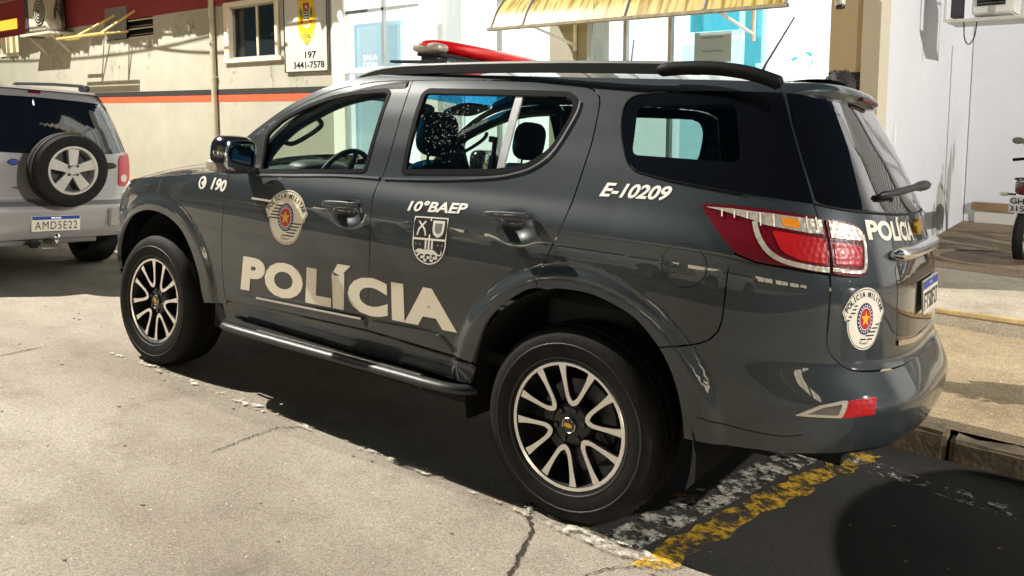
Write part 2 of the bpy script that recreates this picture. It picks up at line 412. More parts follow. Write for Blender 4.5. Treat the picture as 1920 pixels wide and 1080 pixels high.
# ================================================================ ground
def nodes_mat(name, rough=.9):
    m = bpy.data.materials.new(name); m.use_nodes = True; n, l, p = ramp_nodes(m); p.inputs['Roughness'].default_value = rough
    MATS[name] = m; return m, n, l, p
def ground_mat(name, c1, c2, c3, grain=1., rough=.85, speck=.5):
    """aggregate: fine stones, broad stains, tiny bright chips"""
    m, n, l, p = nodes_mat(name, rough)
    tc = n.new('ShaderNodeTexCoord')
    def noise(s, d=6, r=.6):
        t = n.new('ShaderNodeTexNoise'); t.inputs['Scale'].default_value = s; t.inputs['Detail'].default_value = d; t.inputs['Roughness'].default_value = r
        l.new(tc.outputs['Object'], t.inputs['Vector']); return t.outputs['Fac']
    def ramp(src, a, b, ca, cb):
        r = n.new('ShaderNodeValToRGB'); r.color_ramp.elements[0].position = a; r.color_ramp.elements[1].position = b
        r.color_ramp.elements[0].color = (*ca, 1); r.color_ramp.elements[1].color = (*cb, 1); l.new(src, r.inputs[0]); return r.outputs[0]
    def mix(kind, f, a, b):
        x = n.new('ShaderNodeMix'); x.data_type = 'RGBA'; x.blend_type = kind
        if isinstance(f, float): x.inputs[0].default_value = f
        else: l.new(f, x.inputs[0])
        l.new(a, x.inputs[6]); l.new(b, x.inputs[7]); return x.outputs[2]
    base = ramp(noise(.9, 5), .35, .68, c1, c2)
    st = ramp(noise(3.3, 8, .7), .42, .72, c2, c3)
    x = mix('MIX', .35, base, st)
    mp2 = n.new('ShaderNodeMapping'); mp2.inputs['Scale'].default_value = (.35, 1.1, 1); mp2.inputs['Rotation'].default_value = (0, 0, .5); l.new(tc.outputs['Object'], mp2.inputs[0])
    t9 = n.new('ShaderNodeTexNoise'); t9.inputs['Scale'].default_value = .9; t9.inputs['Detail'].default_value = 3; l.new(mp2.outputs[0], t9.inputs['Vector'])
    x = mix('MULTIPLY', 1., x, ramp(t9.outputs['Fac'], .36, .60, (.74, .70, .68), (1.05, 1.05, 1.05)))  # long slanted dark streaks, soft branch shadows painted into the ground
    x = mix('MULTIPLY', 1., x, ramp(noise(2.1, 9, .72), .30, .47, (.70, .67, .64), (1, 1, 1)))      # oil and tyre grime
    x = mix('MULTIPLY', 1., x, ramp(noise(13, 6, .7), .30, .42, (.78, .76, .74), (1, 1, 1)))
    vo = n.new('ShaderNodeTexVoronoi'); vo.inputs['Scale'].default_value = 230*grain; l.new(tc.outputs['Object'], vo.inputs['Vector'])
    gr = ramp(vo.outputs['Color'], .2, .9, (.60, .60, .60), (1.35, 1.33, 1.28)); x = mix('MULTIPLY', .85, x, gr)
    fine = ramp(noise(420*grain, 2), .35, .65, (.7, .7, .7), (1.25, 1.25, 1.25)); x = mix('MULTIPLY', speck, x, fine)
    ch = ramp(noise(70*grain, 2, .4), .735, .765, (0, 0, 0), (1, 1, 1)); wh = n.new('ShaderNodeRGB'); wh.outputs[0].default_value = (min(1, c2[0]*2.2), min(1, c2[1]*2.1), min(1, c2[2]*2), 1)
    x = mix('MIX', ch, x, wh.outputs[0]); l.new(x, p.inputs['Base Color'])
    b = n.new('ShaderNodeBump'); b.inputs['Strength'].default_value = .55; b.inputs['Distance'].default_value = .004
    h = n.new('ShaderNodeMath'); h.operation = 'ADD'; l.new(vo.outputs['Distance'], h.inputs[0]); l.new(noise(240*grain, 3), h.inputs[1]); l.new(h.outputs[0], b.inputs['Height']); l.new(b.outputs[0], p.inputs['Normal'])
    return m
ROADM = ground_mat('pale_worn_asphalt', (.335, .30, .25), (.385, .35, .295), (.25, .215, .185))
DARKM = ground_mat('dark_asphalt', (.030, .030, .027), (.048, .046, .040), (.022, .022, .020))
WALKM = ground_mat('rough_pavement', (.33, .26, .16), (.42, .34, .22), (.24, .18, .11), .55)
SLABM = ground_mat('concrete_slab', (.42, .38, .30), (.50, .45, .37), (.34, .30, .24), .8)
DIRTM = ground_mat('brown_ground', (.26, .19, .12), (.34, .27, .18), (.16, .11, .07), .4)
def sheet(name, poly, z, m, kind=None, M=ROAD, parent=None):
    v, t = triangulate([np.array(poly, float)[::(1 if area(poly) > 0 else -1)]], None)
    o = mk(name, [(x, y, z) for x, y in v], t, m, parent, smooth=False, M=M if parent is None else None)
    if kind: o['kind'] = kind
    return o
road = sheet('road', [(-45, -40), (45, -40), (45, 1.0), (-45, 1.0)], 0, ROADM, 'structure')
def jitter(pts, a, n=6, seed=1):
    r = random.Random(seed); out = []
    for i in range(len(pts)):
        p, q = pts[i], pts[(i+1) % len(pts)]
        for k in range(n):
            t = k/n; j = a if k else 0; out.append((p[0]+(q[0]-p[0])*t+r.uniform(-j, j), p[1]+(q[1]-p[1])*t+r.uniform(-j, j)))
    return out
sheet('parking_strip', jitter([(-.16, -.905), (12, -.93), (12, 1.0), (-.9, 1.0), (-.62, .1)], .012, 24), .004, DARKM, 'structure')  # dark sheet that paints the parked car's shade onto the ground
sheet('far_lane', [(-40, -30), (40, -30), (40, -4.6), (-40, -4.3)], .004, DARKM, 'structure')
# worn paint
def paint_mat(name, col, lo=.46, hi=.52, sc=9.):
    m, n, l, p = nodes_mat(name, .7); tc = n.new('ShaderNodeTexCoord')
    p.inputs['Base Color'].default_value = (*col, 1)
    t = n.new('ShaderNodeTexNoise'); t.inputs['Scale'].default_value = sc; t.inputs['Detail'].default_value = 12; t.inputs['Roughness'].default_value = .78
    l.new(tc.outputs['Object'], t.inputs['Vector'])
    r = n.new('ShaderNodeValToRGB'); r.color_ramp.elements[0].position = lo; r.color_ramp.elements[1].position = hi
    l.new(t.outputs['Fac'], r.inputs[0]); l.new(r.outputs[0], p.inputs['Alpha'])
    t3 = n.new('ShaderNodeTexNoise'); t3.inputs['Scale'].default_value = 60; l.new(tc.outputs['Object'], t3.inputs['Vector'])
    r3 = n.new('ShaderNodeValToRGB'); r3.color_ramp.elements[0].color = (*[c*.55 for c in col], 1); r3.color_ramp.elements[1].color = (*col, 1); r3.color_ramp.elements[0].position = .35; r3.color_ramp.elements[1].position = .6
    l.new(t3.outputs['Fac'], r3.inputs[0]); l.new(r3.outputs[0], p.inputs['Base Color'])
    return m
WP = paint_mat('worn_white_paint', (.66, .61, .52), .48, .57, 13.); YP = paint_mat('worn_yellow_paint', (.70, .42, .03), .455, .56, 9.)
WP2 = paint_mat('faint_white_paint', (.70, .66, .56), .53, .58, 14.)
sheet('white_line', jitter([(-3.2, -1.005), (-.25, -.985), (-.25, -.925), (-3.2, -.945)], .004, 20), .008, WP2, 'structure')
sheet('white_line', jitter([(-.25, -.995), (.32, -1.03), (.46, -.96), (.30, -.90), (-.12, -.92)], .008, 8, 3), .012, WP, 'structure')
sheet('white_line', jitter([(.18, -.95), (.34, -.95), (.52, .02), (.70, .78), (.52, .78), (.36, .02)], .008, 10, 4), .0125, WP, 'structure')
sheet('white_line', jitter([(.52, .55), (2.2, .30), (2.25, .40), (.62, .72)], .008, 10, 6), .0122, WP2, 'structure')
sheet('yellow_line', jitter([(.36, -1.06), (.47, -1.02), (.66, -.02), (.86, .78), (.73, .78), (.53, -.02)], .022, 14, 5), .008, YP, 'structure')
# cracks
def crack(pts, wd, seed):
    r = random.Random(seed); c = []
    for i in range(len(pts)-1):
        for k in range(10):
            t = k/10; c.append((pts[i][0]+(pts[i+1][0]-pts[i][0])*t+r.uniform(-.008, .008), pts[i][1]+(pts[i+1][1]-pts[i][1])*t+r.uniform(-.008, .008)))
    c.append(pts[-1]); c = np.array(c); t = np.gradient(c, axis=0); t /= np.linalg.norm(t, axis=1, keepdims=True); n = np.stack([-t[:, 1], t[:, 0]], 1); k = len(c)
    wv = np.array([wd*r.uniform(.35, 1.1)*min(1, (k-1-i)/8, (i+2)/5) for i in range(k)])[:, None]
    V = [(x, y, .0045) for x, y in c+n*wv]+[(x, y, .0045) for x, y in c-n*wv]
    o = mk('road_crack', V, [(i, k+i, k+i+1, i+1) for i in range(k-1)], mat('crack_dirt', (.03, .022, .016), .95), smooth=False, M=ROAD); o['kind'] = 'structure'
crack([(-1.48, -1.47), (-1.49, -1.33), (-1.51, -1.23), (-1.52, -1.07), (-1.45, -1.0), (-1.32, -.90)], .004, 1)
crack([(-.19, -.89), (-.13, -.95), (-.03, -1.09), (.03, -1.25), (.09, -1.41), (.12, -1.6)], .009, 2)
crack([(-3.48, -1.7), (-3.51, -1.48), (-3.54, -1.32), (-3.55, -1.15)], .005, 3)
crack([(.20, -1.4), (.27, -1.24), (.30, -1.14), (.38, -1.04), (.41, -.88)], .004, 4)
crack([(-.9, -2.6), (-.5, -2.2), (-.45, -1.9)], .003, 5)
# pavement, kerb
kerb = thing('kerb', 'dirty concrete kerb of separate stones between the dark parking strip and the rough pavement', 'kerb', ROAD)
KM = mat('kerb_concrete', (.20, .155, .10), .9, noise=(6, .5), bump=(40, .6))
kme = None; r = random.Random(5)
x_ = -9.0; vis = None
while x_ < 9:
    L_ = .92
    bm = bmesh.new(); bmesh.ops.create_cube(bm, size=1)
    for v in bm.verts: v.co = Vector((v.co.x*(L_-.02), v.co.y*.17, v.co.z*.17))
    bmesh.ops.bevel(bm, geom=list(bm.edges), offset=.02, segments=2, affect='EDGES'); bmesh.ops.subdivide_edges(bm, edges=[q for q in bm.edges if q.calc_length() > .3], cuts=9)
    for v in bm.verts:
        q = .5-abs(v.co.z/.17-.5); v.co += Vector((r.uniform(-1, 1)*.003, r.uniform(-1, 1)*.006, -abs(r.gauss(0, 1))*(.010 if v.co.z > .07 else .002)))
    kb = MB(); bm.verts.index_update(); kb.add([(v.co.x+x_+L_/2, v.co.y+1.08, v.co.z+.045) for v in bm.verts], [[v.index for v in f.verts] for f in bm.faces]); bm.free(); o = kb.build('kerb_stone', KM, kerb, True, angle=50)
    o.location = (0, r.uniform(-.012, .012), r.uniform(-.012, .006)); o.rotation_euler = (r.uniform(-.03, .03), 0, r.uniform(-.006, .006)); x_ += L_
# pavement: from kerb top to the facade (level across, follows the street along x)
def wz(X): return .025-.0303*X
V = []; Fc = []
xs = np.linspace(-26, 22, 60); ys = [1.10, 1.6, 2.4, 3.2, 4.05]
def kerb_top(X): v = ROAD @ Vector((X, 1.15, .125)); return v
for X in xs:
    kt = kerb_top(X)
    for j, y in enumerate(ys):
        zz = kt.z if j == 0 else kt.z+(wz(X)-kt.z)*min(1, j/2)
        V.append((kt.x if j == 0 else X, kt.y if j == 0 else y, zz))
for i in range(len(xs)-1):
    for j in range(len(ys)-1): Fc.append((i*5+j, (i+1)*5+j, (i+1)*5+j+1, i*5+j+1))
pv = mk('pavement', V, Fc, WALKM, smooth=False); pv['kind'] = 'structure'
# raised slab and yard behind it
MB().box((4.9, 4.45, .03), (10.2, 2.05, .20), bev=.01).build('concrete_apron', SLABM)['kind'] = 'structure'
b_ = MB().box((4.9, 3.445, .115), (10.2, .05, .035), bev=.006).build('apron_edge', mat('edge_yellowish', (.45, .33, .16), .85, noise=(8, .3))); b_['kind'] = 'structure'
sheet('yard_ground', [(-.3, 5.46), (10, 5.46), (10, 9.4), (-.3, 9.4)], .122, DIRTM, 'structure', Matrix())
sheet('yard_ground', jitter([(-.2, 5.35), (1.3, 5.1), (4, 5.2), (4, 5.6), (-.2, 5.6)], .03, 8, 8), .134, DIRTM, 'structure', Matrix())
mh = thing('manhole_cover', 'round brown iron manhole cover lying in the yard by the white wall', 'manhole cover', Matrix.Translation((.50, 6.05, .124)))
MB().lathe([(0, .022), (.40, .022), (.42, .014), (.43, 0)], 48, axis='z').build('cover', mat('rusty_iron', (.13, .09, .06), .7, .3, noise=(7, .4), bump=(50, .5)), mh, True)
MB().lathe([(.435, .0), (.44, .030), (.50, .030), (.52, 0)], 48, axis='z').build('ring', mat('ring_mortar', (.24, .18, .12), .9, noise=(9, .3)), mh, True)
# ================================================================ police station
CREAM = mat('cream_plaster', (.33, .325, .275), .85, noise=(1.6, .10), bump=(45, .12))
WHITEW = mat('white_plaster', (.78, .80, .84), .8, noise=(.9, .05), bump=(30, .08))
BURG = mat('burgundy_paint', (.20, .020, .026), .7, noise=(3, .15))
st = thing('police_station', 'cream police station with black and orange stripes and a brightly lit glass front', 'building')
FY = 4.0
def wbox(name, x0, x1, z0, z1, y0, y1, m, par, bev=0): return MB().box(((x0+x1)/2, (y0+y1)/2, (z0+z1)/2), (abs(x1-x0), abs(y1-y0), abs(z1-z0)), bev=bev).build(name, m, par)
# wall with window openings, left part
openings = [(-14.24, -12.38, 2.99, 3.62), (-9.98, -8.66, 2.50, 3.30), (-19.6, -18.50, 2.96, 3.62)]
outer = [(-26, -1.2), (-7.36, -1.2), (-7.36, 5.4), (-26, 5.4)]
v2, tri = triangulate([np.array(outer, float)]+[np.array([(a, c), (a, d), (b, d), (b, c)], float) for a, b, c, d in openings], None)
wall = mk('wall', [(x, FY, z) for x, z in v2], tri, CREAM, st, smooth=False)
for a, b, c, d in openings:
    wbox('window_reveal', a-.0, a+.02, c, d, FY-.001, FY+.22, CREAM, wall); wbox('window_reveal', b-.02, b, c, d, FY-.001, FY+.22, CREAM, wall)
    wbox('window_reveal', a, b, d-.02, d, FY-.001, FY+.22, CREAM, wall)
wbox('burgundy_band', -26, -8.9, 3.34, 3.95, FY-.006, FY+.002, BURG, wall)
wbox('burgundy_band', -26, -14.5, 3.95, 5.4, FY-.006, FY+.002, BURG, wall)
wbox('black_stripe', -26, -7.37, 1.905, 2.00, FY-.005, FY+.002, mat('black_wall_paint', (.018, .017, .016), .8, noise=(6, .4)), wall)
wbox('orange_stripe', -26, -7.37, 1.80, 1.904, FY-.0055, FY+.002, mat('orange_wall_paint', (.56, .08, .028), .8, noise=(6, .15)), wall)
FRW = mat('cream_frame', (.62, .56, .44), .6); DGL = mat('night_window', (.012, .014, .018), .06, 0, 0, spec=.6); 
# sliding window beside the sign
w1 = thing('window', None, None); w1.parent = st
for (a, b, c, d) in ((-10.06, -8.58, 3.30, 3.37), (-10.06, -9.93, 2.46, 3.30), (-8.69, -8.62, 2.46, 3.30), (-10.1, -8.55, 2.41, 2.475)): wbox('frame', a, b, c, d, FY-.05, FY+.04, FRW, w1, .006)
wbox('frame', -9.32, -9.27, 2.48, 3.30, FY+.06, FY+.09, FRW, w1)
wbox('pane', -9.98, -9.30, 2.48, 3.30, FY+.10, FY+.11, DGL, w1); wbox('pane', -9.28, -8.64, 2.48, 3.30, FY+.08, FY+.09, DGL, w1)
# louvred window with a hanging flap
w2 = thing('window', None, None); w2.parent = st
wbox('pane', -14.24, -12.38, 2.99, 3.62, FY+.15, FY+.16, VOID, w2)
for k in range(4):
    MB().box((-12.86, FY+.06, 3.07+.155*k), (.90, .10, .016), Matrix.Rotation(.5, 3, 'X')).build('louvre', mat('louvre_glass', (.05, .055, .05), .15, 0, 0), w2)
for k in range(5): wbox('frame', -13.32, -12.40, 3.0+.155*k-.008, 3.0+.155*k+.008, FY+.0, FY+.02, FRW, w2)
MB().box((-13.78, FY-.02, 3.30), (.86, .015, .60), Matrix.Rotation(-.06, 3, 'X')).build('shutter', mat('grey_mesh', (.16, .16, .15), .7), w2)
fl = MB()
for a, b in (((-14.3, FY-.02, 3.12), (-14.3, FY-.55, 3.03)), ((-13.3, FY-.02, 3.12), (-13.3, FY-.55, 3.03)), ((-14.9, FY-.55, 3.03), (-12.9, FY-.55, 3.03)), ((-14.3, FY-.55, 3.03), (-13.8, FY-.02, 3.45)), ((-13.3, FY-.55, 3.03), (-13.0, FY-.02, 3.48)), ((-14.9, FY-.45, 3.02), (-14.3, FY-.45, 3.02))): fl.tube([a, b], .022, 6)
fl.box((-13.9, FY-.62, 3.03), (2.0, .05, .035)); fl.build('awning_frame', mat('yellowed_metal', (.55, .42, .16), .6, .2), w2)
w3 = thing('window', None, None); w3.parent = st
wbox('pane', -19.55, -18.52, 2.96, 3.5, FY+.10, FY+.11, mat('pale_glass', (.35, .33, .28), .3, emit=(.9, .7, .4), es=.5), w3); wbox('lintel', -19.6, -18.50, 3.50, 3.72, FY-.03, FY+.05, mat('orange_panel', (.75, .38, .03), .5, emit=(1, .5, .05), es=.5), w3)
for x in (-19.2, -18.85): wbox('frame', x, x+.03, 2.96, 3.5, FY+.0, FY+.05, FRW, w3)
wbox('frame', -19.55, -18.5, 2.90, 2.97, FY-.03, FY+.06, FRW, w3)
# eave with a ragged tiled edge that throws the scalloped shade on the wall
ev = thing('eave', None, None); ev.parent = st
TILE = mat('roof_tile', (.30, .12, .07), .8, noise=(5, .3)); tm = None
for i in range(78):
    x = -21+.185*i
    if x > -7.2: break
    b = MB(); b.lathe([(.088, 0), (.088, .80)], 8, (0, 0, 0), a0=0, a1=math.pi)
    if tm is None or i % 9 == 0:
        o = b.build('roof_tile', TILE, ev, True); tm = o
    else: o = bpy.data.objects.new('roof_tile', tm.data); COL.objects.link(o); o.parent = ev
    dz = (-.34 if (i//7) % 2 == 0 else 0)+(.16 if i % 3 == 0 else 0)
    o.location = (x, FY-.80+random.uniform(-.015, .015)+(.07 if (i//3) % 4 == 0 else 0)+dz*.22, 4.02); o.rotation_euler = (.16, 0, 0)
wbox('soffit', -26, -7.2, 4.13, 4.20, FY-.55, FY+.05, CREAM, ev)
zz_ = []
x = -20.6; k = 0
while x < -7.3:
    zz_ += [(x, 4.08-.02*(k % 3)), (x+.34, 4.06), (x+.50, 4.38-.07*(k % 2))]; x += .68; k += 1
MB().prism(zz_+[(x, 4.5), (-20.6, 4.5)], .02, frame((0, FY-.78, 0), (1, 0, 0), (0, 0, 1))).build('scalloped_fascia', mat('fascia_wood', (.20, .15, .10), .8), ev)
# downpipe
dp = MB(); dp.tube([(-10.40, FY-.05, -1), (-10.40, FY-.05, 4.1)], .045, 12).build('downpipe', mat('ochre_pipe', (.34, .31, .22), .6, noise=(5, .2)), st, True)
for z in (.6, 2.2, 3.6): MB().box((-10.40, FY-.03, z), (.14, .07, .03), bev=.005).build('pipe_clip', mat('ochre_pipe'), st)
# glass front
BRIGHT = mat('lit_interior', (.8, .8, .8), .6, emit=(1.0, .995, .97), es=.46)
BRIGHT2 = mat('lit_interior_cool', (.6, .8, .85), .6, emit=(.55, .86, .95), es=.42)
ALU = mat('white_frame', (.80, .80, .78), .4)
IX = lambda x: 1.068*x-.121
IZ = lambda z: 1.068*z-.113
def rbox(name, x0, x1, z0, z1, y0, y1, m, par): return wbox(name, IX(x0), IX(x1), IZ(z0), IZ(z1), y0, y1, m, par)
gf = thing('glass_front', None, None); gf.parent = st
wbox('lit_room', -9.6, -.52, -1, 5, FY+.55, FY+.60, BRIGHT, gf)
rbox('blue_door', -1.97, -1.08, -1, 2.78, FY+.50, FY+.52, BRIGHT2, gf)
rbox('blue_panel', -1.86, -1.36, 2.42, 2.68, FY+.46, FY+.48, mat('teal_panel', (.02, .30, .42), .5, emit=(.03, .45, .62), es=.28), gf)
rbox('teal_post', -1.30, -1.14, -1, 2.78, FY+.47, FY+.49, mat('teal_post', (.05, .40, .52), .5, emit=(.05, .5, .65), es=.3), gf)
nb_ = rbox('notice', -1.80, -1.42, 2.12, 2.41, FY+.44, FY+.45, mat('notice_paper', (.45, .50, .50), .6), gf)
for z in (2.35, 2.22): rbox('notice_line', -1.72, -1.50, z, z+.015, FY+.435, FY+.438, mat('faint_print', (.25, .28, .28), .7), nb_)
for z in (2.36, 2.62, 2.70): rbox('shelf_line', -1.07, -.53, z, z+.02, FY+.50, FY+.51, mat('pale_teal', (.45, .65, .68), .5, emit=(.45, .7, .75), es=.5), gf)
MLOGO = mat('teal_print', (.05, .45, .60), .4, emit=(.05, .5, .65), es=.5)
lg = thing('round_logo', None, None); lg.parent = gf
def wall_put(cx, cz, y): return lambda v: np.stack([cx+np.asarray(v)[:, 0], y+0*np.asarray(v)[:, 0], cz+np.asarray(v)[:, 1]], 1)
shape('arrow', [catmull([(.00, .09), (.05, .085), (.075, .05), (.06, .04), (.03, .06)], 3), catmull([(.08, .02), (.08, -.04), (.03, -.08), (.04, -.05), (.06, -.02)], 3), [(-.13, .03), (-.08, .05), (-.06, .03), (-.11, .00)]], MLOGO, wall_put(IX(-.74), IZ(2.10), FY+.49), lg)
# columns / mullions
wbox('pilaster', -5.60, -5.28, -1, 5, FY-.06, FY+.40, ALU, gf); wbox('pilaster', -3.56, -3.06, -1, 5, FY-.05, FY+.4, CREAM, gf); wbox('pilaster_edge', -3.23, -3.18, -1, 5, FY-.07, FY-.05, mat('dull_grey', (.34, .32, .27), .7), gf)
wbox('mullion', -7.37, -7.10, -1, 5, FY-.03, FY+.08, ALU, gf, .01)
for x in (-6.34, -4.34): wbox('mullion', x-.022, x+.022, -1, 5, FY+.0, FY+.05, mat('grey_alu', (.35, .36, .36), .4, .5), gf)
wbox('sill_rail', -7.10, -5.60, 2.16, 2.235, FY-.04, FY+.06, ALU, gf, .008)
wbox('glass_pane', -7.10, -6.36, -1, 5, FY+.02, FY+.026, glass('shop_glass', (.93, .96, .97)), gf); wbox('glass_pane', -6.32, -5.60, -1, 5, FY+.02, FY+.026, MATS['shop_glass'], gf)
wbox('glass_pane', -5.28, -4.36, -1, 5, FY+.02, FY+.026, MATS['shop_glass'], gf); wbox('glass_pane', -4.32, -3.56, -1, 5, FY+.02, FY+.026, MATS['shop_glass'], gf); wbox('glass_pane', -3.06, -.52, -1, 5, FY+.02, FY+.026, MATS['shop_glass'], gf)
# inner door with its paper notice
idr = thing('inner_door', None, None); idr.parent = gf
PB = mat('pale_blue_frame', (.45, .60, .66), .5, emit=(.5, .68, .75), es=.25)
for a, b, c, d in ((-6.92, -6.86, -1, 2.83), (-6.86, -6.0, 2.78, 2.83), (-6.06, -6.0, -1, 2.83), (-6.46, -6.42, -1, 2.78)): rbox('frame', a, b, c, d, FY+.50, FY+.53, PB, idr)
rbox('door_panel', -6.42, -6.06, -1, 2.78, FY+.52, FY+.53, mat('blue_grey_panel', (.30, .44, .50), .5, emit=(.45, .65, .74), es=.25), idr)
rbox('door_panel', -6.86, -6.46, -1, 2.78, FY+.53, FY+.54, mat('pale_panel', (.45, .58, .62), .5, emit=(.62, .80, .86), es=.25), idr)
nt_ = rbox('notice', -6.78, -6.44, 2.1, 2.45, FY+.515, FY+.52, mat('notice_blue', (.35, .45, .48), .6, emit=(.6, .7, .74), es=.3), idr)
WTXT = mat('white_print', (.8, .8, .8), .5, emit=(1, 1, 1), es=.5)
fx = lambda x, z, y: frame((x, y, z), (1, 0, 0), (0, 0, 1))
text_plane('notice_text', 'SALA', fx(IX(-6.76), IZ(2.335), FY+.512), .32, .08, WTXT, nt_, bold=.03); text_plane('notice_text', 'DDM', fx(IX(-6.76), IZ(2.22), FY+.512), .32, .095, WTXT, nt_, bold=.03)
# right end pilaster: cream above, black foot
wbox('corner_column', -.52, -.25, 1.99, 5.4, FY-.02, FY+.3, mat('beige_paint', (.55, .44, .28), .8, noise=(2, .05)), st); wbox('corner_column_foot', -.52, -.25, -1.2, 1.99, FY-.022, FY+.3, mat('black_wall_paint'), st)
for x in (-2.62, -2.10): wbox('mullion', x-.02, x+.02, -1, 5, FY+.0, FY+.06, MATS['grey_alu'], gf)
wbox('transom', -3.06, -2.10, 2.62, 2.66, FY+.0, FY+.05, MATS['grey_alu'], gf); wbox('transom', -7.1, -5.6, 2.98, 3.02, FY+.0, FY+.05, MATS['grey_alu'], gf)
for x in (-4.9, -4.05): rbox('blind_edge', x, x+.03, -1, 5, FY+.50, FY+.51, mat('pale_grey_blind', (.45, .47, .47), .6, emit=(.8, .85, .85), es=.25), gf)
lampb = thing('camera_bracket', None, None); lampb.parent = st
MB().tube([(-.44, FY-.03, 2.85), (-.42, FY-.14, 2.72), (-.40, FY-.16, 2.55)], [.05, .055, .040], 12).build('housing', ALU, lampb, True)
MB().tube([(-.40, FY-.16, 2.56), (-.397, FY-.165, 2.53)], .038, 12).build('lens_hood', BLACKP, lampb, True)
MB().lathe([(0, -.02), (.06, -.02), (.06, 0)], 16, (-.45, FY-.02, 2.86)).build('base', ALU, lampb, True)
# ---- sign
sg_ = thing('police_sign', 'white wall sign with yellow POLÍCIA CIVIL badge and number 3441-7578', 'sign', Matrix.Translation((-7.96, FY-.02, 2.22)))
SW = 1.0
wb = MB().box((0, 0, .68), (SW, .02, 1.36)).build('board', mat('sign_white', (.50, .49, .46), .5), sg_)
BKF = mat('black_frame', (.02, .02, .02), .5)
for a, b in (((-SW/2, 0), (-SW/2, 1.36)), ((SW/2, 0), (SW/2, 1.36)), ((-SW/2, 0), (SW/2, 0))): MB().tube([(a[0], -.012, a[1]), (b[0], -.012, b[1])], .010, 6).build('edge_trim', BKF, sg_)
T_ = lambda body, x, z, w_, h_, m=BLACK_V, **k: text_plane('sign_lettering', body, frame((x, -.0125, z), (1, 0, 0), (0, 0, 1)), w_, h_, m, sg_, **k)
T_('3441-7578', -.30, .045, .72, .10, bold=.02); T_('197', -.02, .19, .26, .10, bold=.02); T_('PLANTÃO POLICIAL', -.46, 1.22, .92, .085, ref='PLANTAO POLICIAL', bold=.035)
wp2 = lambda off: (lambda v: np.stack([np.asarray(v)[:, 0], -.0105-off+0*np.asarray(v)[:, 0], np.asarray(v)[:, 1]], 1))
GREYP = mat('grey_print', (.45, .45, .42), .5)
for x, z in ((-.10, .24), (-.38, .095)):
    shape('phone_ring', [circ(x, z, .042, 20)], GREYP, wp2(.0005), sg_, holes=[circ(x, z, .034, 20)]); shape('phone_ring', [circ(x, z, .014, 12, .024)], GREYP, wp2(.0005), sg_)
bdg = thing('badge', None, None); bdg.parent = sg_
YB = mat('badge_yellow', (.62, .42, .010), .45); BRN = mat('badge_line', (.30, .18, .02), .6)
def bshape(k): return [(.03+x*k, .73+y*k) for x, y in [(-.10, .46), (-.045, .44), (0, .47), (.045, .44), (.10, .46), (.14, .39), (.20, .33)]+catmull([(.195, .30), (.18, .20), (.205, .05), (.19, -.10), (.12, -.24), (.0, -.33), (-.12, -.24), (-.19, -.10), (-.205, .05), (-.18, .20), (-.195, .30)], 4)+[(-.20, .33), (-.14, .39)]]
shape('badge_outline', [bshape(1.03)], BRN, wp2(.0004), bdg); shape('badge_body', [bshape(1)], YB, wp2(.001), bdg)
shape('badge_ribbon', [[(-.12, 1.02), (.18, 1.02), (.19, 1.12), (-.13, 1.12)]], mat('badge_tan', (.55, .38, .08), .5), wp2(.0013), bdg)
text_plane('badge_lettering', 'POLÍCIA', frame((-.10, -.0125, 1.035), (1, 0, 0), (0, 0, 1)), .26, .075, BLACK_V, bdg, ref='POLICIA', bold=.03)
shape('badge_ribbon', [catmull([(-.14, .60), (-.05, .555), (.03, .545), (.11, .555), (.20, .60), (.20, .50), (.11, .455), (.03, .445), (-.05, .455), (-.14, .50)], 3)], mat('badge_pale', (.86, .66, .08), .5), wp2(.0013), bdg)
text_plane('badge_lettering', 'CIVIL', frame((-.07, -.0125, .475), (1, 0, 0), (0, 0, 1)), .20, .065, BLACK_V, bdg, bold=.03)
text_plane('badge_lettering', 'SP', frame((.01, -.0125, .43-.055), (1, 0, 0), (0, 0, 1)), .05, .04, BRN, bdg, bold=.02)
shape('arms_shield', [[(-.04, .98), (.10, .98), (.10, .86), (-.04, .86)]], mat('arms_maroon', (.22, .01, .02), .5), wp2(.0016), bdg)
shape('arms_stripes', [[(-.04, .86), (.10, .86), (.10, .76), (.03, .72), (-.04, .76)]], WTXT if False else mat('sign_white'), wp2(.0016), bdg)
shape('arms_stripes', [[(-.04, z), (.10, z), (.10, z-.018), (-.04, z-.018)] for z in (.845, .808, .771)], BLACK_V, wp2(.002), bdg)
shape('arms_map', [catmull([(.0, .93), (.03, .955), (.06, .93), (.05, .90), (.02, .905)], 3)]+[circ(x, .885, .012, 8) for x in (-.015, .075)], mat('sign_white'), wp2(.0021), bdg)
shape('arms_leaves', [catmull([(-.07, .75), (-.12, .84), (-.10, .93), (-.06, .86)], 4), catmull([(.13, .75), (.18, .84), (.16, .93), (.12, .86)], 4)], GREEN_V, wp2(.0016), bdg)
shape('arms_scroll', [[(-.12, .70), (-.05, .74), (-.04, .68)], [(.18, .70), (.11, .74), (.10, .68)]], RED_V, wp2(.002), bdg)
shape('arms_scroll', [catmull([(-.06, .70), (.03, .66), (.12, .70), (.11, .655), (.03, .62), (-.05, .655)], 3)], mat('sign_white'), wp2(.0022), bdg)
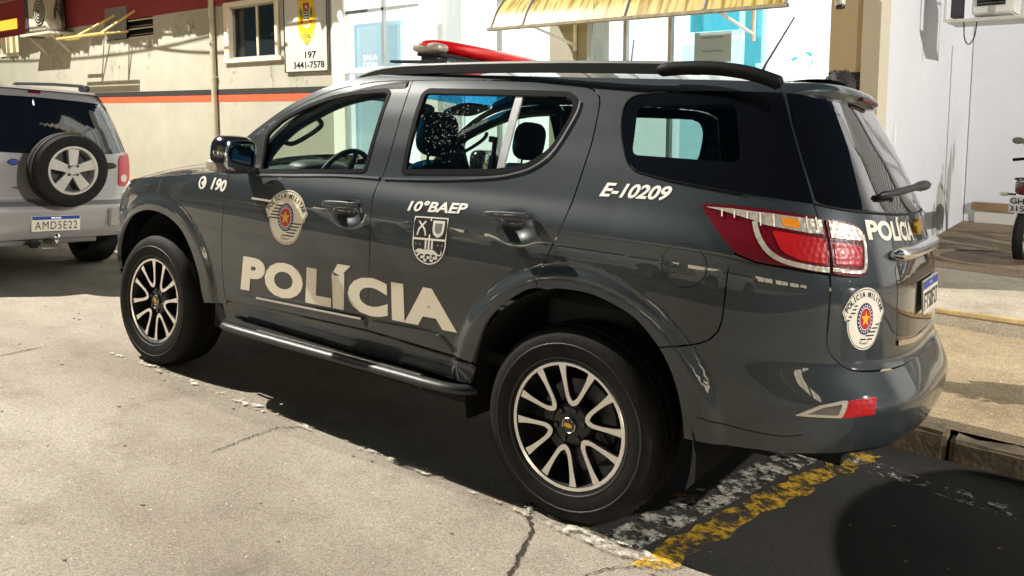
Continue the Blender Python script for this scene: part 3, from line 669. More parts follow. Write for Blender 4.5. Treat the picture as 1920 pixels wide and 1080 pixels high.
# ---- yellow awning
aw = thing('awning', 'yellowed translucent plastic awning with grey ribs over the lit glass entrance', 'awning', Matrix())
AWM = bpy.data.materials.new('yellowed_polycarbonate'); AWM.use_nodes = True; n, l, p = ramp_nodes(AWM)
tc = n.new('ShaderNodeTexCoord'); mpg = n.new('ShaderNodeMapping'); mpg.inputs['Scale'].default_value = (26, 2.2, 2.2); l.new(tc.outputs['Object'], mpg.inputs[0])
t = n.new('ShaderNodeTexNoise'); t.inputs['Scale'].default_value = 1; t.inputs['Detail'].default_value = 5; l.new(mpg.outputs[0], t.inputs['Vector'])
r_ = n.new('ShaderNodeValToRGB'); r_.color_ramp.elements[0].position = .38; r_.color_ramp.elements[1].position = .55; r_.color_ramp.elements[0].color = (.42, .28, .03, 1); r_.color_ramp.elements[1].color = (.78, .64, .28, 1)
l.new(t.outputs['Fac'], r_.inputs[0]); l.new(r_.outputs[0], p.inputs['Base Color']); p.inputs['Roughness'].default_value = .35; p.inputs['Transmission Weight'].default_value = 0
tl = n.new('ShaderNodeBsdfTranslucent'); l.new(r_.outputs[0], tl.inputs[0]); mx = n.new('ShaderNodeMixShader'); mx.inputs[0].default_value = .55; l.new(p.outputs[0], mx.inputs[1]); l.new(tl.outputs[0], mx.inputs[2]); l.new(mx.outputs[0], n['Material Output'].inputs[0])
AX0, AX1, AY, AZ = -3.78, -.64, 3.2, 2.52
prof = [(AY, AZ), (AY+.10, AZ+.18), (AY+.26, AZ+.34), (AY+.50, AZ+.48), (AY+.78, AZ+.56)]
cp2 = catmull(prof, 4); k = len(cp2)
ribs = [AX0, AX0+.42, AX0+1.62, AX0+2.42, AX1]
for a, b in zip(ribs[:-1], ribs[1:]):
    V = [(x, y, z) for x in (a+.012, b-.012) for y, z in cp2]+[(x, y, z-.008) for x in (a+.012, b-.012) for y, z in cp2]
    mk('awning_sheet', V, [(i, i+1, k+i+1, k+i) for i in range(k-1)]+[(2*k+i+1, 2*k+i, 3*k+i, 3*k+i+1) for i in range(k-1)], AWM, aw)
GRM = mat('grey_rib', (.20, .19, .16), .5, .3)
for x in ribs: MB().tube([(x, y, z+.006) for y, z in cp2], .017, 6).build('awning_rib', GRM, aw, True)
MB().box(((AX0+AX1)/2, AY-.01, AZ-.012), (AX1-AX0+.06, .05, .035), bev=.006).build('front_rail', mat('weathered_rail', (.30, .26, .18), .6, .3, noise=(12, .4)), aw)
for x in (-3.2, -1.2): MB().tube([(x, FY-.06, 2.36), (x-.02, AY+.02, AZ-.02)], .016, 8).tube([(x, FY-.07, 2.30), (x, FY-.07, 2.62)], .022, 8).build('bracket_arm', ALU, aw, True)
MB().tube([(-2.53, AY+.1, AZ+.5), (-2.53, AY+.02, AZ-.25)], .004, 6).build('hanging_wire', GRM, aw)
# ---- wall air conditioners
def slats(par, x0, x1, z0, z1, y, n_, m):
    for k in range(n_): MB().box(((x0+x1)/2, y, z0+(z1-z0)*(k+.5)/n_), (x1-x0, .012, (z1-z0)/n_*.45)).build('grille_slat', m, par)
ac = thing('air_conditioner', 'dirty outdoor air conditioner with dangling cables high on the cream wall at upper left', 'air conditioner', Matrix.Translation((-16.3, FY-.26, 3.25)))
ACW = mat('dirty_white_metal', (.45, .42, .34), .6, noise=(5, .25))
MB().box((0, 0, .40), (.86, .34, .74), bev=.02).build('case', ACW, ac)
MB().lathe([(.0, -.18), (.27, -.18), (.29, -.172)], 32, (.12, 0, .40)).build('fan_grille', mat('fan_dark', (.03, .03, .03), .6), ac, True)
for k in range(4): MB().lathe([(.06+.06*k, -.185), (.07+.06*k, -.188), (.08+.06*k, -.185)], 32, (.12, 0, .40)).build('fan_ring', ACW, ac, True)
MB().box((-.55, 0, .35), (.30, .30, .85), bev=.02).build('dark_case', mat('dark_box', (.04, .04, .045), .6), ac)
MB().box((-.1, .05, -.03), (1.5, .50, .05)).tube([(-.6, -.15, -.03), (-.6, .24, -.4)], .02, 6).tube([(.5, -.15, -.03), (.5, .24, -.4)], .02, 6).build('wall_bracket', ACW, ac)
for q in range(4): MB().tube(catmull([(.42, .0, .25+.06*q), (.62+.05*q, -.02, .45+.1*q), (.72+.04*q, .02, .15), (.45, .1, -.02-.02*q)], 5), .014, 6).build('cable', BLACKP, ac, True)
MB().tube(catmull([(-1.3, .1, .95), (-.7, -.15, .88), (-.1, -.12, 1.0), (.4, .1, 1.15)], 5), .012, 6).build('cable', mat('white_cable', (.7, .68, .62), .5), ac, True)
# ---- white neighbour: wall running away from the street and the wall behind the yard
ws_ = thing('white_house', 'plain white building with bare walls around the yard beside the police station', 'building')
wsd = wbox('wall', -.60, -.25, -1, 7, FY+.31, 9.6, WHITEW, ws_)
wbk = wbox('wall', -.24, 12, -1, 7, 9.22, 9.5, WHITEW, ws_)
wbox('wall_end', -.248, -.10, -1, 7, FY-.03, FY+.28, mat('cream_white_paint', (.66, .60, .47), .8), ws_)
wbox('skirting', -.10, 8, .12, .30, 9.16, 9.215, mat('skirting_white', (.70, .68, .62), .7), wbk); wbox('skirting_cap', -.14, 8, .30, .40, 9.12, 9.215, mat('brown_cap', (.30, .19, .10), .8, noise=(5, .3)), wbk)
wbox('wall_cable', -.252, -.240, .1, 2.45, 7.82, 7.84, mat('grey_cable', (.45, .44, .42), .6), wsd)
STN = mat('peeling_patch', (.45, .44, .40), .9, noise=(9, .15))
rr = random.Random(3)
for cy, cz, ry, rz in ((7.6, .45, .20, .42), (8.1, .62, .12, .55), (8.3, 1.05, .06, .22), (7.3, .30, .10, .25)):
    pts = [(cy+ry*math.cos(t)*rr.uniform(.7, 1.15), cz+rz*math.sin(t)*rr.uniform(.75, 1.15)) for t in np.linspace(0, 2*math.pi, 15)[:-1]]
    c = catmull(pts, 3, True); mk('peeled_patch', [(-.247, y, z) for y, z in c], [tuple(range(len(c)))], STN, wsd, smooth=False)
pq = catmull([(5.25, 1.9), (5.32, 1.83), (5.30, 1.68), (5.22, 1.66), (5.18, 1.8)], 3, True); mk('filler_spot', [(-.247, y, z-.35) for y, z in pq], [tuple(range(len(pq)))], mat('filler_white', (.86, .86, .84), .8), wsd, smooth=False)
a2 = thing('air_conditioner', 'white window air conditioner in a metal cage high on the white wall at the right', 'air conditioner', Matrix.Translation((.37, 6.3, 2.60)) @ Matrix.Scale(.74, 4))
MB().box((.05, .05, .32), (.50, .60, .56), bev=.02).build('case', mat('white_metal', (.72, .71, .66), .5, noise=(4, .1)), a2)
slg = MB().box((.03, -.26, .34), (.34, .012, .36)).build('grille', VOID, a2)
for k in range(7): MB().box((.03, -.268, .19+.05*k), (.34, .008, .012)).build('grille_slat', mat('dark_slat', (.12, .12, .12), .5), slg)
cg = MB()
for x, y in ((-.50, -.42), (.42, -.42), (-.50, .40), (.42, .40)): cg.box((x, y, .35), (.028, .028, .80))
for z in (-.03, .72):
    for a, b in (((-.50, -.42), (.42, -.42)), ((-.50, .40), (.42, .40)), ((-.50, -.42), (-.50, .40)), ((.42, -.42), (.42, .40))): cg.tube([(a[0], a[1], z), (b[0], b[1], z)], .017, 6)
cg.build('cage', mat('cage_white', (.62, .61, .56), .5), a2)
MB().box((-.40, -.1, .30), (.12, .30, .55)).build('dark_side', mat('dark_box'), a2)
MB().box((0, 0, -.045), (.98, .86, .02)).build('shelf', mat('cage_white'), a2)
MB().tube(catmull([(-.28, -.3, -.05), (-.26, -.3, -.28), (-.20, -.3, -.36), (-.14, -.3, -.25), (-.12, -.3, -.06)], 4), .008, 6).build('loose_cable', BLACKP, a2, True)
# ---- street lamp lighting the yard end, out to the right
lm = thing('street_lamp', 'tall grey street lamp beyond the right end of the pavement', 'street lamp', Matrix.Translation((12.2, 2.2, -.35)))
GP = mat('galvanised_pole', (.35, .35, .34), .5, .6)
MB().tube([(0, 0, 0), (0, 0, 3), (0, 0, 6.2)], [.08, .065, .05], 16).tube(catmull([(0, 0, 6.15), (-.2, -.3, 6.5), (-.6, -.8, 6.7)], 5), .035, 10).build('pole', GP, lm, True)
MB().superbox((-.75, -1.0, 6.70), (.16, .32, .07), 3, rot=Matrix.Rotation(.55, 3, 'Z')).build('lamp_head', GP, lm, True)
LMG = MB().superbox((-.75, -1.0, 6.645), (.11, .22, .025), 3, rot=Matrix.Rotation(.55, 3, 'Z')).build('lamp_glass', mat('warm_lamp', (.9, .8, .6), .4, emit=(1, .80, .55), es=40), lm, True)
pl_ = bpy.data.lights.new('street_light', 'SPOT'); pl_.energy = 2900; pl_.color = (1, .96, .90); pl_.shadow_soft_size = .12; pl_.spot_size = math.radians(160); pl_.spot_blend = .5
plo = bpy.data.objects.new('street_light', pl_); COL.objects.link(plo); plo.parent = lm; plo.location = (-.75, -1.0, 6.58); plo.rotation_euler = (0, math.radians(58), 0)

# dirt runs below the sills and the roof edge, cables on the wall
DIRTY = paint_mat('wall_grime', (.24, .22, .17), .50, .80, 5.)
for x, z, w_, h_ in ((-9.9, 2.40, .25, .7), (-8.8, 2.40, .2, .55), (-13.9, 2.9, .5, .8), (-12.6, 2.9, .3, .6), (-16.4, 3.1, .9, .9), (-11.3, 3.3, .8, .5), (-8.2, 2.15, .5, .6)):
    pts = jitter([(x-w_/2, z), (x+w_/2, z), (x+w_*.25, z-h_), (x-w_*.3, z-h_*.85)], .04, 5, int(x*7) % 50)
    v_, t_ = triangulate([np.array(pts)[::(1 if area(pts) > 0 else -1)]], None); mk('grime_patch', [(px_, FY-.0035, pz_) for px_, pz_ in v_], t_, DIRTY, wall, smooth=False)
cb = thing('facade_cables', 'slack black cables strung in front of the upper wall of the cream station', 'cable', Matrix())
for k, (x0, z0, x1, z1, y_) in enumerate(((-20, 5.2, -7.5, 4.6, 3.0), (-20, 4.9, -7.5, 5.4, 2.6), (-18, 5.6, -9, 4.3, 2.9), (-15.5, 5.4, -8.0, 4.2, 3.15))):
    pts = [(x0+(x1-x0)*t, y_+.06*math.sin(5*t), z0+(z1-z0)*t-.45*math.sin(math.pi*t)) for t in np.linspace(0, 1, 16)]
    MB().tube(pts, .016, 6).build('cable', BLACKP, cb, True)
# floodlight mast up the street: its long arm reaches over the road
ms = thing('floodlight_mast', 'tall floodlight mast across the street, up the hill from the police SUV', 'street lamp', Matrix.Translation((MAST.x, -7.0, .3)))
MB().tube([(0, 0, .2), (0, 0, 5), (0, 0, 10.4)], [.13, .10, .07], 16).tube([(0, 0, 10.3), (0, 1.6, 10.75), (0, 3.35, 10.85)], .045, 10).build('pole', GP, ms, True)
MB().box((0, 3.6, 10.80), (.34, .6, .10), bev=.03).build('lamp_head', GP, ms); MB().box((0, 3.6, 10.738), (.26, .46, .015)).build('lamp_glass', mat('warm_lamp'), ms)

# slatted shutter, window and lattice pole further along the yard wall (they show in the tailgate glass)
sh = thing('roller_shutter', 'wide slatted steel shutter in the white wall at the far side of the yard', 'shutter', Matrix.Translation((3.6, 9.18, .15)))
SHM = mat('shutter_steel', (.45, .46, .46), .4, .4); sm_ = None
for k in range(26):
    if sm_ is None: o = MB().box((0, 0, 0), (3.4, .05, .14), Matrix.Rotation(.5, 3, 'X'), .01).build('shutter_slat', SHM, sh); sm_ = o.data
    else: o = bpy.data.objects.new('shutter_slat', sm_); COL.objects.link(o); o.parent = sh
    o.location = (0, 0, .15+.20*k)
for x in (-1.8, 1.8): MB().box((x, -.02, 2.7), (.16, .10, 5.4)).build('shutter_frame', mat('dark_frame', (.05, .05, .05), .5), sh)
lt = thing('lattice_pole', 'dark steel lattice pole standing in the yard out to the right', 'pole', Matrix.Translation((4.2, 6.9, .12)))
b_ = MB()
for k in range(14):
    z = .55*k; s_ = 1 if k % 2 else -1
    b_.tube([(-.22*s_, 0, z), (.22*s_, 0, z+.55)], .022, 5)
for x in (-.22, .22): b_.tube([(x, 0, 0), (x, 0, 7.7)], .035, 6)
b_.build('lattice', mat('pole_dark', (.04, .04, .04), .6), lt)
# ================================================================ the police SUV (street coordinates, rear axle at x=0)
def car_side(s, z, w):
    xm = np.clip(s, -2.75, .10)
    w = w-.016*((xm+1.0)/1.3)**2-sm(1.15, 1.6, z)*.045*sm(-.9, .10, xm)
    for wc, r0, am in ((0., .50, .019), (-2.86, .50, .016)):
        d = np.hypot(s-wc, z-.40); w = w+(1-sm(r0+.05, r0+.11, d))*am*sm(.22, .34, z)
    for hs, hz in ((-1.250, 1.075), (-.300, 1.120)):
        d2 = ((s-hs)/.078)**2+((z-hz)/.046)**2; w = w-.030*np.exp(-d2**1.5*1.2)
    return w
CH = Hull(table([.20, .30, .36, .42, .50, .62, .75, .88, .98, 1.08, 1.15, 1.20, 1.24, 1.40, 1.55, 1.66, 1.72, 1.78, 1.84],
                [.84, .86, .885, .905, .928, .935, .942, .950, .955, .952, .938, .915, .893, .848, .790, .735, .690, .62, .50], .018),
          table([.20, .28, .34, .42, .55, .64, .70, .78, .90, 1.05, 1.16, 1.30, 1.50, 1.66, 1.74, 1.84],
                [.90, .98, 1.04, 1.10, 1.15, 1.155, 1.125, 1.08, 1.07, 1.06, 1.03, .985, .885, .79, .74, .66], .015),
          table([.20, .30, .40, .55, .70, .85, 1.00, 1.10, 1.30], [-3.55, -3.70, -3.80, -3.86, -3.86, -3.83, -3.72, -3.55, -3.3], .02),
          .10, -2.75, 3.4, 3.0, car_side)
SCX = CH.sc
def mirror_s(p, c=None): c = SCX if c is None else c; return [(2*c-a, b) for a, b in reversed(p)]
car = thing('police_suv', 'dark grey police SUV with big POLÍCIA lettering and a red light bar', 'police car', ROAD)
# ---- shared seams in (s, z)
DG = catmull([(-1.133, 1.719), (-1.112, 1.635), (-1.094, 1.45), (-1.092, 1.35), (-1.100, 1.265), (-1.114, 1.215), (-1.110, 1.146), (-1.095, 1.03), (-1.092, .92), (-1.095, .80), (-1.098, .66), (-1.098, .60), (-1.092, .541)], 4)
FT = catmull([(-2.212, 1.194), (-2.185, 1.29), (-2.131, 1.373), (-2.041, 1.445), (-1.858, 1.563), (-1.654, 1.651), (-1.445, 1.697), (-1.30, 1.713), (-1.133, 1.719)], 5)
RF = catmull([(-1.133, 1.719), (-.90, 1.726), (-.721, 1.728), (-.50, 1.727), (-.355, 1.722), (-.22, 1.714), (-.145, 1.695), (-.105, 1.66), (-.088, 1.593), (-.074, 1.46), (-.078, 1.297), (-.094, 1.141), (-.140, 1.015), (-.166, .945), (-.168, .897)], 5)
DB = [(-2.187, .488), (-1.728, .516), (-1.092, .541), (-.553, .531), (-.487, .52)]
DF = catmull([(-2.187, .488), (-2.215, .60), (-2.226, .80), (-2.220, .90), (-2.208, 1.064), (-2.212, 1.194)], 4)
RA = catmull([(-.452, .43), (-.452, .52), (-.430, .65), (-.379, .745), (-.277, .838), (-.168, .893), (.022, .912), (.143, .895), (.258, .850), (.351, .764), (.407, .672), (.444, .56), (.462, .45)], 5)
FA = catmull([(-2.392, .44), (-2.398, .50), (-2.430, .609), (-2.506, .734), (-2.602, .831), (-2.74, .888), (-2.887, .905), (-3.03, .888), (-3.16, .838), (-3.27, .745), (-3.345, .63), (-3.375, .50), (-3.378, .44)], 5)
iR = min(range(len(RA)), key=lambda i: abs(RA[i][0]+.168)+abs(RA[i][1]-.893)); iB = min(range(len(RA)), key=lambda i: abs(RA[i][0]-.351)+abs(RA[i][1]-.764))
iM = 5*2
BS = [(.351, .764), (.475, .797), (.515, .82), (.540, .855), (.549, .90), (.551, 1.007), (.552, 1.06), (.562, 1.135)]
SEAM = catmull([(.785, 1.756), (.790, 1.68), (.793, 1.599), (.806, 1.467), (.824, 1.328), (.836, 1.26), (.848, 1.15), (.851, .97), (.852, .87), (.860, .838), (.885, .803), (.93, .773), (.99, .763), (1.15, .757)], 4)
WIN_F = rounded([(-1.985, 1.206), (-1.216, 1.266), (-1.215, 1.40), (-1.228, 1.655), (-1.26, 1.672), (-1.47, 1.655), (-1.636, 1.622), (-1.784, 1.572), (-1.931, 1.50), (-2.02, 1.415)], .03)
WIN_R = rounded(catmull([(-.988, 1.278), (-1.00, 1.40), (-1.024, 1.655)], 3)+catmull([(-1.0, 1.677), (-.332, 1.682), (-.245, 1.674), (-.206, 1.652), (-.190, 1.60), (-.201, 1.535), (-.237, 1.438), (-.299, 1.378), (-.372, 1.344), (-.491, 1.318)], 4), .02)
QCLEAR = rounded([(.075, 1.632), (.575, 1.655), (.59, 1.44), (.115, 1.440)], .035)
QBLACK = catmull([(.795, 1.709), (.60, 1.706), (.40, 1.702), (.238, 1.692), (.10, 1.680), (.05, 1.668), (.027, 1.64), (.026, 1.60), (.045, 1.53), (.085, 1.45), (.115, 1.41), (.155, 1.388), (.22, 1.375), (.326, 1.361), (.606, 1.337), (.800, 1.320)], 4)
QBLACK = [(.788, 1.709)]+QBLACK[1:-1]+[(.822, 1.319), (.806, 1.467), (.793, 1.599)]
# ---- doors
fd_poly = DF+FT[1:-1]+DG+list(reversed(DB[:3]))[1:-1]
rd_poly = list(reversed(DG))+RF[1:-1]+list(reversed(RA[iM:iR+1]))+[(-.470, .525)]+[(-.553, .531)]
doors = []
for mir in (False, True):
    def P(n, H, poly, m, par, **k):
        FLIP[0] = mir; o = panel(n, H, poly, m, par, **k); FLIP[0] = False
        return o
    fd = P('front_door', CH, fd_poly, PAINT, car, holes=[WIN_F], g=.018)
    rd = P('rear_door', CH, rd_poly, PAINT, car, holes=[WIN_R], g=.018)
    wf = P('door_window', CH, inset(densify(np.array(WIN_F)[::(1 if area(WIN_F) > 0 else -1)], .03), .002), GL_CLEAR, fd, off=-.014, g=.05, flange=0)
    wr = P('door_window', CH, inset(densify(np.array(WIN_R)[::(1 if area(WIN_R) > 0 else -1)], .03), .002), GL_TINT, rd, off=-.014, g=.05, flange=0)
    for wn, par, wd in ((WIN_F, fd, .016), (WIN_R, rd, .020)):
        a = np.array(wn); a = a if area(a) > 0 else a[::-1]; a = densify(a, .03)
        P('window_seal', CH, inset(a, -.004), RUBBER, par, holes=[inset(a, wd)], off=.0025, g=.03, gap=0, flange=.016)
    doors.append((fd, rd))
fd, rd = doors[0]
# sail panel behind the mirror
panel('mirror_sail', CH, rounded([(-2.19, 1.215), (-1.975, 1.225), (-2.015, 1.400), (-2.118, 1.360)], .01), BLACKP, fd, off=.004, g=.03, flange=.01)
ribbon('belt_strip', CH, [(-1.99, 1.190), (-1.7, 1.2115), (-1.4, 1.236), (-1.115, 1.247)], .009, SILVERM, fd, off=.006, th=.010)
ribbon('belt_strip', CH, [(-1.085, 1.247), (-.8, 1.268), (-.50, 1.302), (-.38, 1.328), (-.30, 1.362), (-.235, 1.425), (-.198, 1.53), (-.183, 1.60), (-.186, 1.645)], .008, SILVERM, rd, off=.006, th=.010)
ribbon('window_divider', CH, [(-.488, 1.668), (-.474, 1.50), (-.462, 1.330)], .034, mat('divider_grey', (.42, .43, .44), .35, .3), rd, off=-.004, th=.012)
for par_, po in ((0, [(-2.15, .502), (-2.06, .540), (-1.88, .556), (-1.12, .592), (-1.105, .58), (-1.10, .552), (-1.73, .527)]), (1, [(-1.078, .552), (-1.078, .585), (-1.06, .594), (-.74, .612), (-.66, .606), (-.575, .545), (-.60, .540)])):
    for mir in (False, True): FLIP[0] = mir; panel('door_moulding', CH, rounded(po, .012), PAINT, doors[int(mir)][par_], off=.016, g=.02, gap=0, flange=.02)
    FLIP[0] = False
ribbon('moulding_highlight', CH, [(-1.90, .558), (-1.5, .577), (-1.125, .594)], .010, SILVERM, fd, off=.018, th=.012)
# ---- body side with both quarter panels
WL = catmull([(-2.31, 1.182), (-2.26, 1.28), (-2.195, 1.37), (-2.09, 1.457), (-1.90, 1.585), (-1.70, 1.678), (-1.50, 1.733), (-1.35, 1.756)], 5)
side = WL+[(-.9, 1.756), (-.4, 1.756), (0, 1.756), (.4, 1.756)]+SEAM[:21]
side += [(.834, 1.270), (.672, 1.276), (.480, 1.276), (.50, 1.232), (.545, 1.175), (.572, 1.135)]+list(reversed(BS))[1:]
side += list(reversed(RA[iR:iB]))+list(reversed(RF))[1:]+list(reversed(FT))[1:]
for mir in (False, True):
    FLIP[0] = mir
    bs = panel('body_side', CH, side, PAINT, car, holes=[rounded([(.050, 1.655), (.600, 1.672), (.610, 1.42), (.09, 1.422)], .03)], g=.018)
    qg = panel('quarter_window', CH, QBLACK, BLACKG, bs, holes=[QCLEAR], off=.004, g=.02, gap=0, flange=.003)
    qc = panel('window_pane', CH, QCLEAR, GL_DARK, qg, off=.001, g=.05, gap=0, flange=0)
    tr_ = ribbon('glass_trim', CH, [(.60, 1.333), (.326, 1.357), (.22, 1.371), (.150, 1.384), (.108, 1.408), (.078, 1.45), (.038, 1.53), (.019, 1.60), (.020, 1.645), (.045, 1.674), (.10, 1.686), (.238, 1.698)], .005, RUBBER, qg, off=.005, th=.006)
    FLIP[0] = False
    if not mir:
        # fuel flap: a round plate in its own recess
        panel('fuel_flap', CH, circ(.413, 1.068, .075, 40), PAINT, bs, off=.0012, g=.015, gap=0, flange=.004)
        shape('flap_gap', [circ(.413, 1.068, .0785, 40)], VOID, lambda v: CH.at(v[:, 0], v[:, 1], .0006), bs, g=.02, holes=[circ(.413, 1.068, .0745, 40)])
# ---- tailgate, rear glass
tg = SEAM+mirror_s(SEAM)+[]
tgo = panel('tailgate', CH, tg, PAINT, car, g=.02)
GLB = [(.812, 1.709), (.806, 1.60), (.818, 1.467), (.836, 1.330), (.86, 1.318), (.952, 1.308), (1.2, 1.297), (1.4, 1.292)]
glp = [(.812, 1.709), (1.2, 1.709), (1.4, 1.709)]+[(2*SCX-a, b) for a, b in [(1.4, 1.709), (1.2, 1.709), (.812, 1.709)]]+[(2*SCX-a, b) for a, b in GLB[1:]]+list(reversed(GLB))[0:-1]
rg = panel('rear_window', CH, glp, BLACKG, tgo, off=.004, g=.03, gap=0, flange=.003)
ribbon('glass_trim', CH, [(.83, 1.318), (.952, 1.302), (1.2, 1.291), (1.4, 1.286), (SCX, 1.284), (2*SCX-1.2, 1.291), (2*SCX-.83, 1.318)], .006, VOID, rg, off=.005, th=.006)
# roof spoiler over the rear glass
V = []; Fc = []; ns = 41
for i in range(ns):
    s_ = .80+(2*SCX-1.60)*i/(ns-1); t = abs(i/(ns-1)*2-1); out = .040*(1-t**4)
    for z_, o_ in ((1.708, .003), (1.712, out*.8), (1.722, out), (1.745, out*.9), (1.775, out*.2-.015), (1.79, -.06)):
        V.append(CH.at(s_, z_, o_))
for i in range(ns-1):
    for j in range(5): Fc.append((i*6+j, (i+1)*6+j, (i+1)*6+j+1, i*6+j+1))
sp = mk('roof_spoiler', V, Fc, PAINT, tgo)
MB().box((float(CH.p0(SCX, 1.725)[0])+.036, 0, 1.728), (.02, .30, .016), bev=.004).build('brake_light', LENS_RED, sp)
# rear wiper, sweeping off the near side of its pivot
WPT = [CH.at(s_, z_, .020+.16*max(0, s_-1.12)) for s_, z_ in catmull([(1.12, 1.350), (1.25, 1.356), (1.40, 1.362), (SCX, 1.364)], 5)]
MB().tube([tuple(p) for p in WPT], [.006]+[.014]*(len(WPT)-5)+[.020]*3+[.012], 10).build('wiper', BLACKP, tgo, True)
# ---- tail lamps
TL_O = [(.458, 1.272), (.470, 1.286), (.572, 1.288), (.672, 1.284), (.76, 1.279), (.846, 1.270), (.846, 1.092), (.80, 1.096), (.725, 1.106), (.635, 1.113), (.573, 1.133), (.533, 1.175), (.490, 1.232)]
TL_I = [(.853, 1.269), (.92, 1.262), (.968, 1.252), (.990, 1.235), (.990, 1.174), (.978, 1.100), (.966, 1.086), (.94, 1.083), (.856, 1.090)]
def ins(p, d):
    a = np.array(p, float); a = a if area(a) > 0 else a[::-1]; return inset(densify(a, .015), d)
for mir in (False, True):
    L0 = thing('tail_lamp', None, None); L0.parent = car
    made = []
    q = dict(g=.02, gap=0)
    f_ = (lambda p: mirror_s(p)) if mir else (lambda p: p)
    made.append(panel('lamp_housing', CH, f_(rounded(TL_O, .012)), LENS_RED, L0, off=.010, flange=.02, **q))
    made.append(panel('lamp_housing', CH, f_(rounded(TL_I, .012)), LENS_RED, L0, off=.011, flange=.02, **q))
    # clear upper band, outer + inner
    made.append(panel('reversing_lens', CH, f_([(.476, 1.274), (.56, 1.276), (.672, 1.272), (.838, 1.262), (.838, 1.216), (.80, 1.216), (.72, 1.225), (.66, 1.232), (.625, 1.245), (.55, 1.262)]), LENS_CLEAR, L0, off=.013, flange=.004, **q))
    made.append(panel('reversing_lens', CH, f_([(.861, 1.261), (.92, 1.254), (.962, 1.244), (.980, 1.228), (.980, 1.200), (.861, 1.206)]), LENS_CLEAR, L0, off=.014, flange=.004, **q))
    made.append(panel('indicator_lens', CH, f_(rounded([(.715, 1.262), (.765, 1.260), (.765, 1.228), (.715, 1.232)], .008)), LENS_AMBER, L0, off=.0145, flange=.003, **q))
    # hook-shaped bright ring and its glowing red cell
    hook = catmull([(.632, 1.240), (.640, 1.195), (.665, 1.150), (.710, 1.122), (.78, 1.108), (.842, 1.102)], 6)
    made.append(ribbon('lamp_reflector', CH, f_(hook), .016, LENS_CLEAR, L0, off=.0135, th=.004, per=1))
    made.append(ribbon('lamp_reflector', CH, f_(catmull([(.852, 1.105), (.93, 1.099), (.962, 1.104), (.972, 1.13), (.980, 1.18), (.982, 1.22)], 5)), .011, LENS_CLEAR, L0, off=.0145, th=.004, per=1))
    made.append(panel('brake_lens', CH, f_(rounded([(.680, 1.215), (.838, 1.200), (.838, 1.120), (.76, 1.128), (.705, 1.150)], .015)), LENS_RED2, L0, off=.0135, flange=.004, **q))
    made.append(panel('brake_lens', CH, f_(rounded([(.864, 1.190), (.966, 1.182), (.955, 1.118), (.864, 1.120)], .012)), LENS_RED2, L0, off=.0140, flange=.004, **q))
    for sx in (.53, .57, .61, .65, .69, .79, .82):
        made.append(ribbon('lens_rib', CH, f_([(sx, 1.270), (sx, 1.245 if sx < .64 else 1.226)]), .0035, WHITE_V2, L0, off=.0150, th=.003, per=1))
# ---- rear bumper
bb = [(.462, .45), (.62, .458), (.776, .470), (.895, .483), (1.03, .502), (1.19, .520), (1.40, .53)]
bt = list(reversed(RA[iB:]))[:-1]
lft = [(.845, 1.088), (.725, 1.102), (.635, 1.109), (.573, 1.129)]
top = BS+list(reversed(lft))
seamlow = [p for p in SEAM if p[1] < 1.07]
near = list(reversed(bb))+bt+top+seamlow
far = mirror_s(near)
bump = panel('rear_bumper', CH, near+far[::1], PAINT, car, g=.02)
ribbon('bumper_crease', CH, [(.50, .545), (.62, .533), (.74, .530), (.80, .545)], .004, VOID, bump, off=.0008, th=.003)
panel('lower_valance', CH, [(.60, .455), (2*SCX-.60, .455), (2*SCX-.47, .50), (2*SCX-1.19, .535), (SCX, .54), (1.19, .535), (.47, .50)], BLACKP, bump, off=-.03, g=.05, flange=0)
RFX = [(.775, .612), (.83, .650), (.88, .668), (1.00, .682), (1.013, .684), (1.000, .628), (.90, .617)]
for mir in (False, True):
    f_ = (lambda p: mirror_s(p)) if mir else (lambda p: p)
    rfo = panel('fog_lamp', CH, f_(rounded([(.772, .610), (.835, .652), (.90, .672), (.918, .673), (.900, .616)], .006)), LENS_CLEAR, bump, off=.004, g=.02, gap=0, flange=.01)
    panel('fog_lens', CH, f_(rounded([(.805, .622), (.845, .646), (.898, .661), (.888, .625)], .004)), mat('smoked_lens', (.10, .09, .08), .1, 0, 1), rfo, off=.006, g=.02, gap=0, flange=.003)
    panel('rear_reflector', CH, f_(rounded([(.919, .673), (1.013, .684), (1.000, .628), (.901, .616)], .005)), LENS_RED2, bump, off=.004, g=.02, gap=0, flange=.01)
# ---- front wing, nose
def ztop(s): return float(np.interp(s, [-4.4, -3.9, -3.6, -3.4, -3.0, -2.6, -2.31], [.97, .985, 1.01, 1.045, 1.095, 1.140, 1.182]))
zt = [(x, ztop(x)) for x in np.linspace(-2.31, -3.42, 20)]
wing = [(-2.31, 1.182)]+zt[1:]+[(-3.43, .97), (-3.40, .72), (-3.375, .50)]+list(reversed(FA))[1:]+[(-2.25, .46), (-2.197, .46)]+DF[:-1]+[(-2.212, 1.19)]
for mir in (False, True):
    FLIP[0] = mir
    wg = panel('front_wing', CH, wing, PAINT, car, g=.02)
    FLIP[0] = False
SF = CH.sf
nb = [(-3.378, .44), (-3.36, .52), (-3.385, .72), (-3.415, .97), (-3.42, ztop(-3.42))]+[(x, ztop(x)) for x in np.linspace(-3.5, -4.2, 8)]
nbot = [(-4.2, .33), (-3.9, .34), (-3.6, .37)]
front = nb+[(2*SF-a, b) for a, b in reversed(nb)]+[(2*SF-a, b) for a, b in reversed(nbot)]+nbot
fb = panel('front_bumper', CH, front, PAINT, car, g=.03)
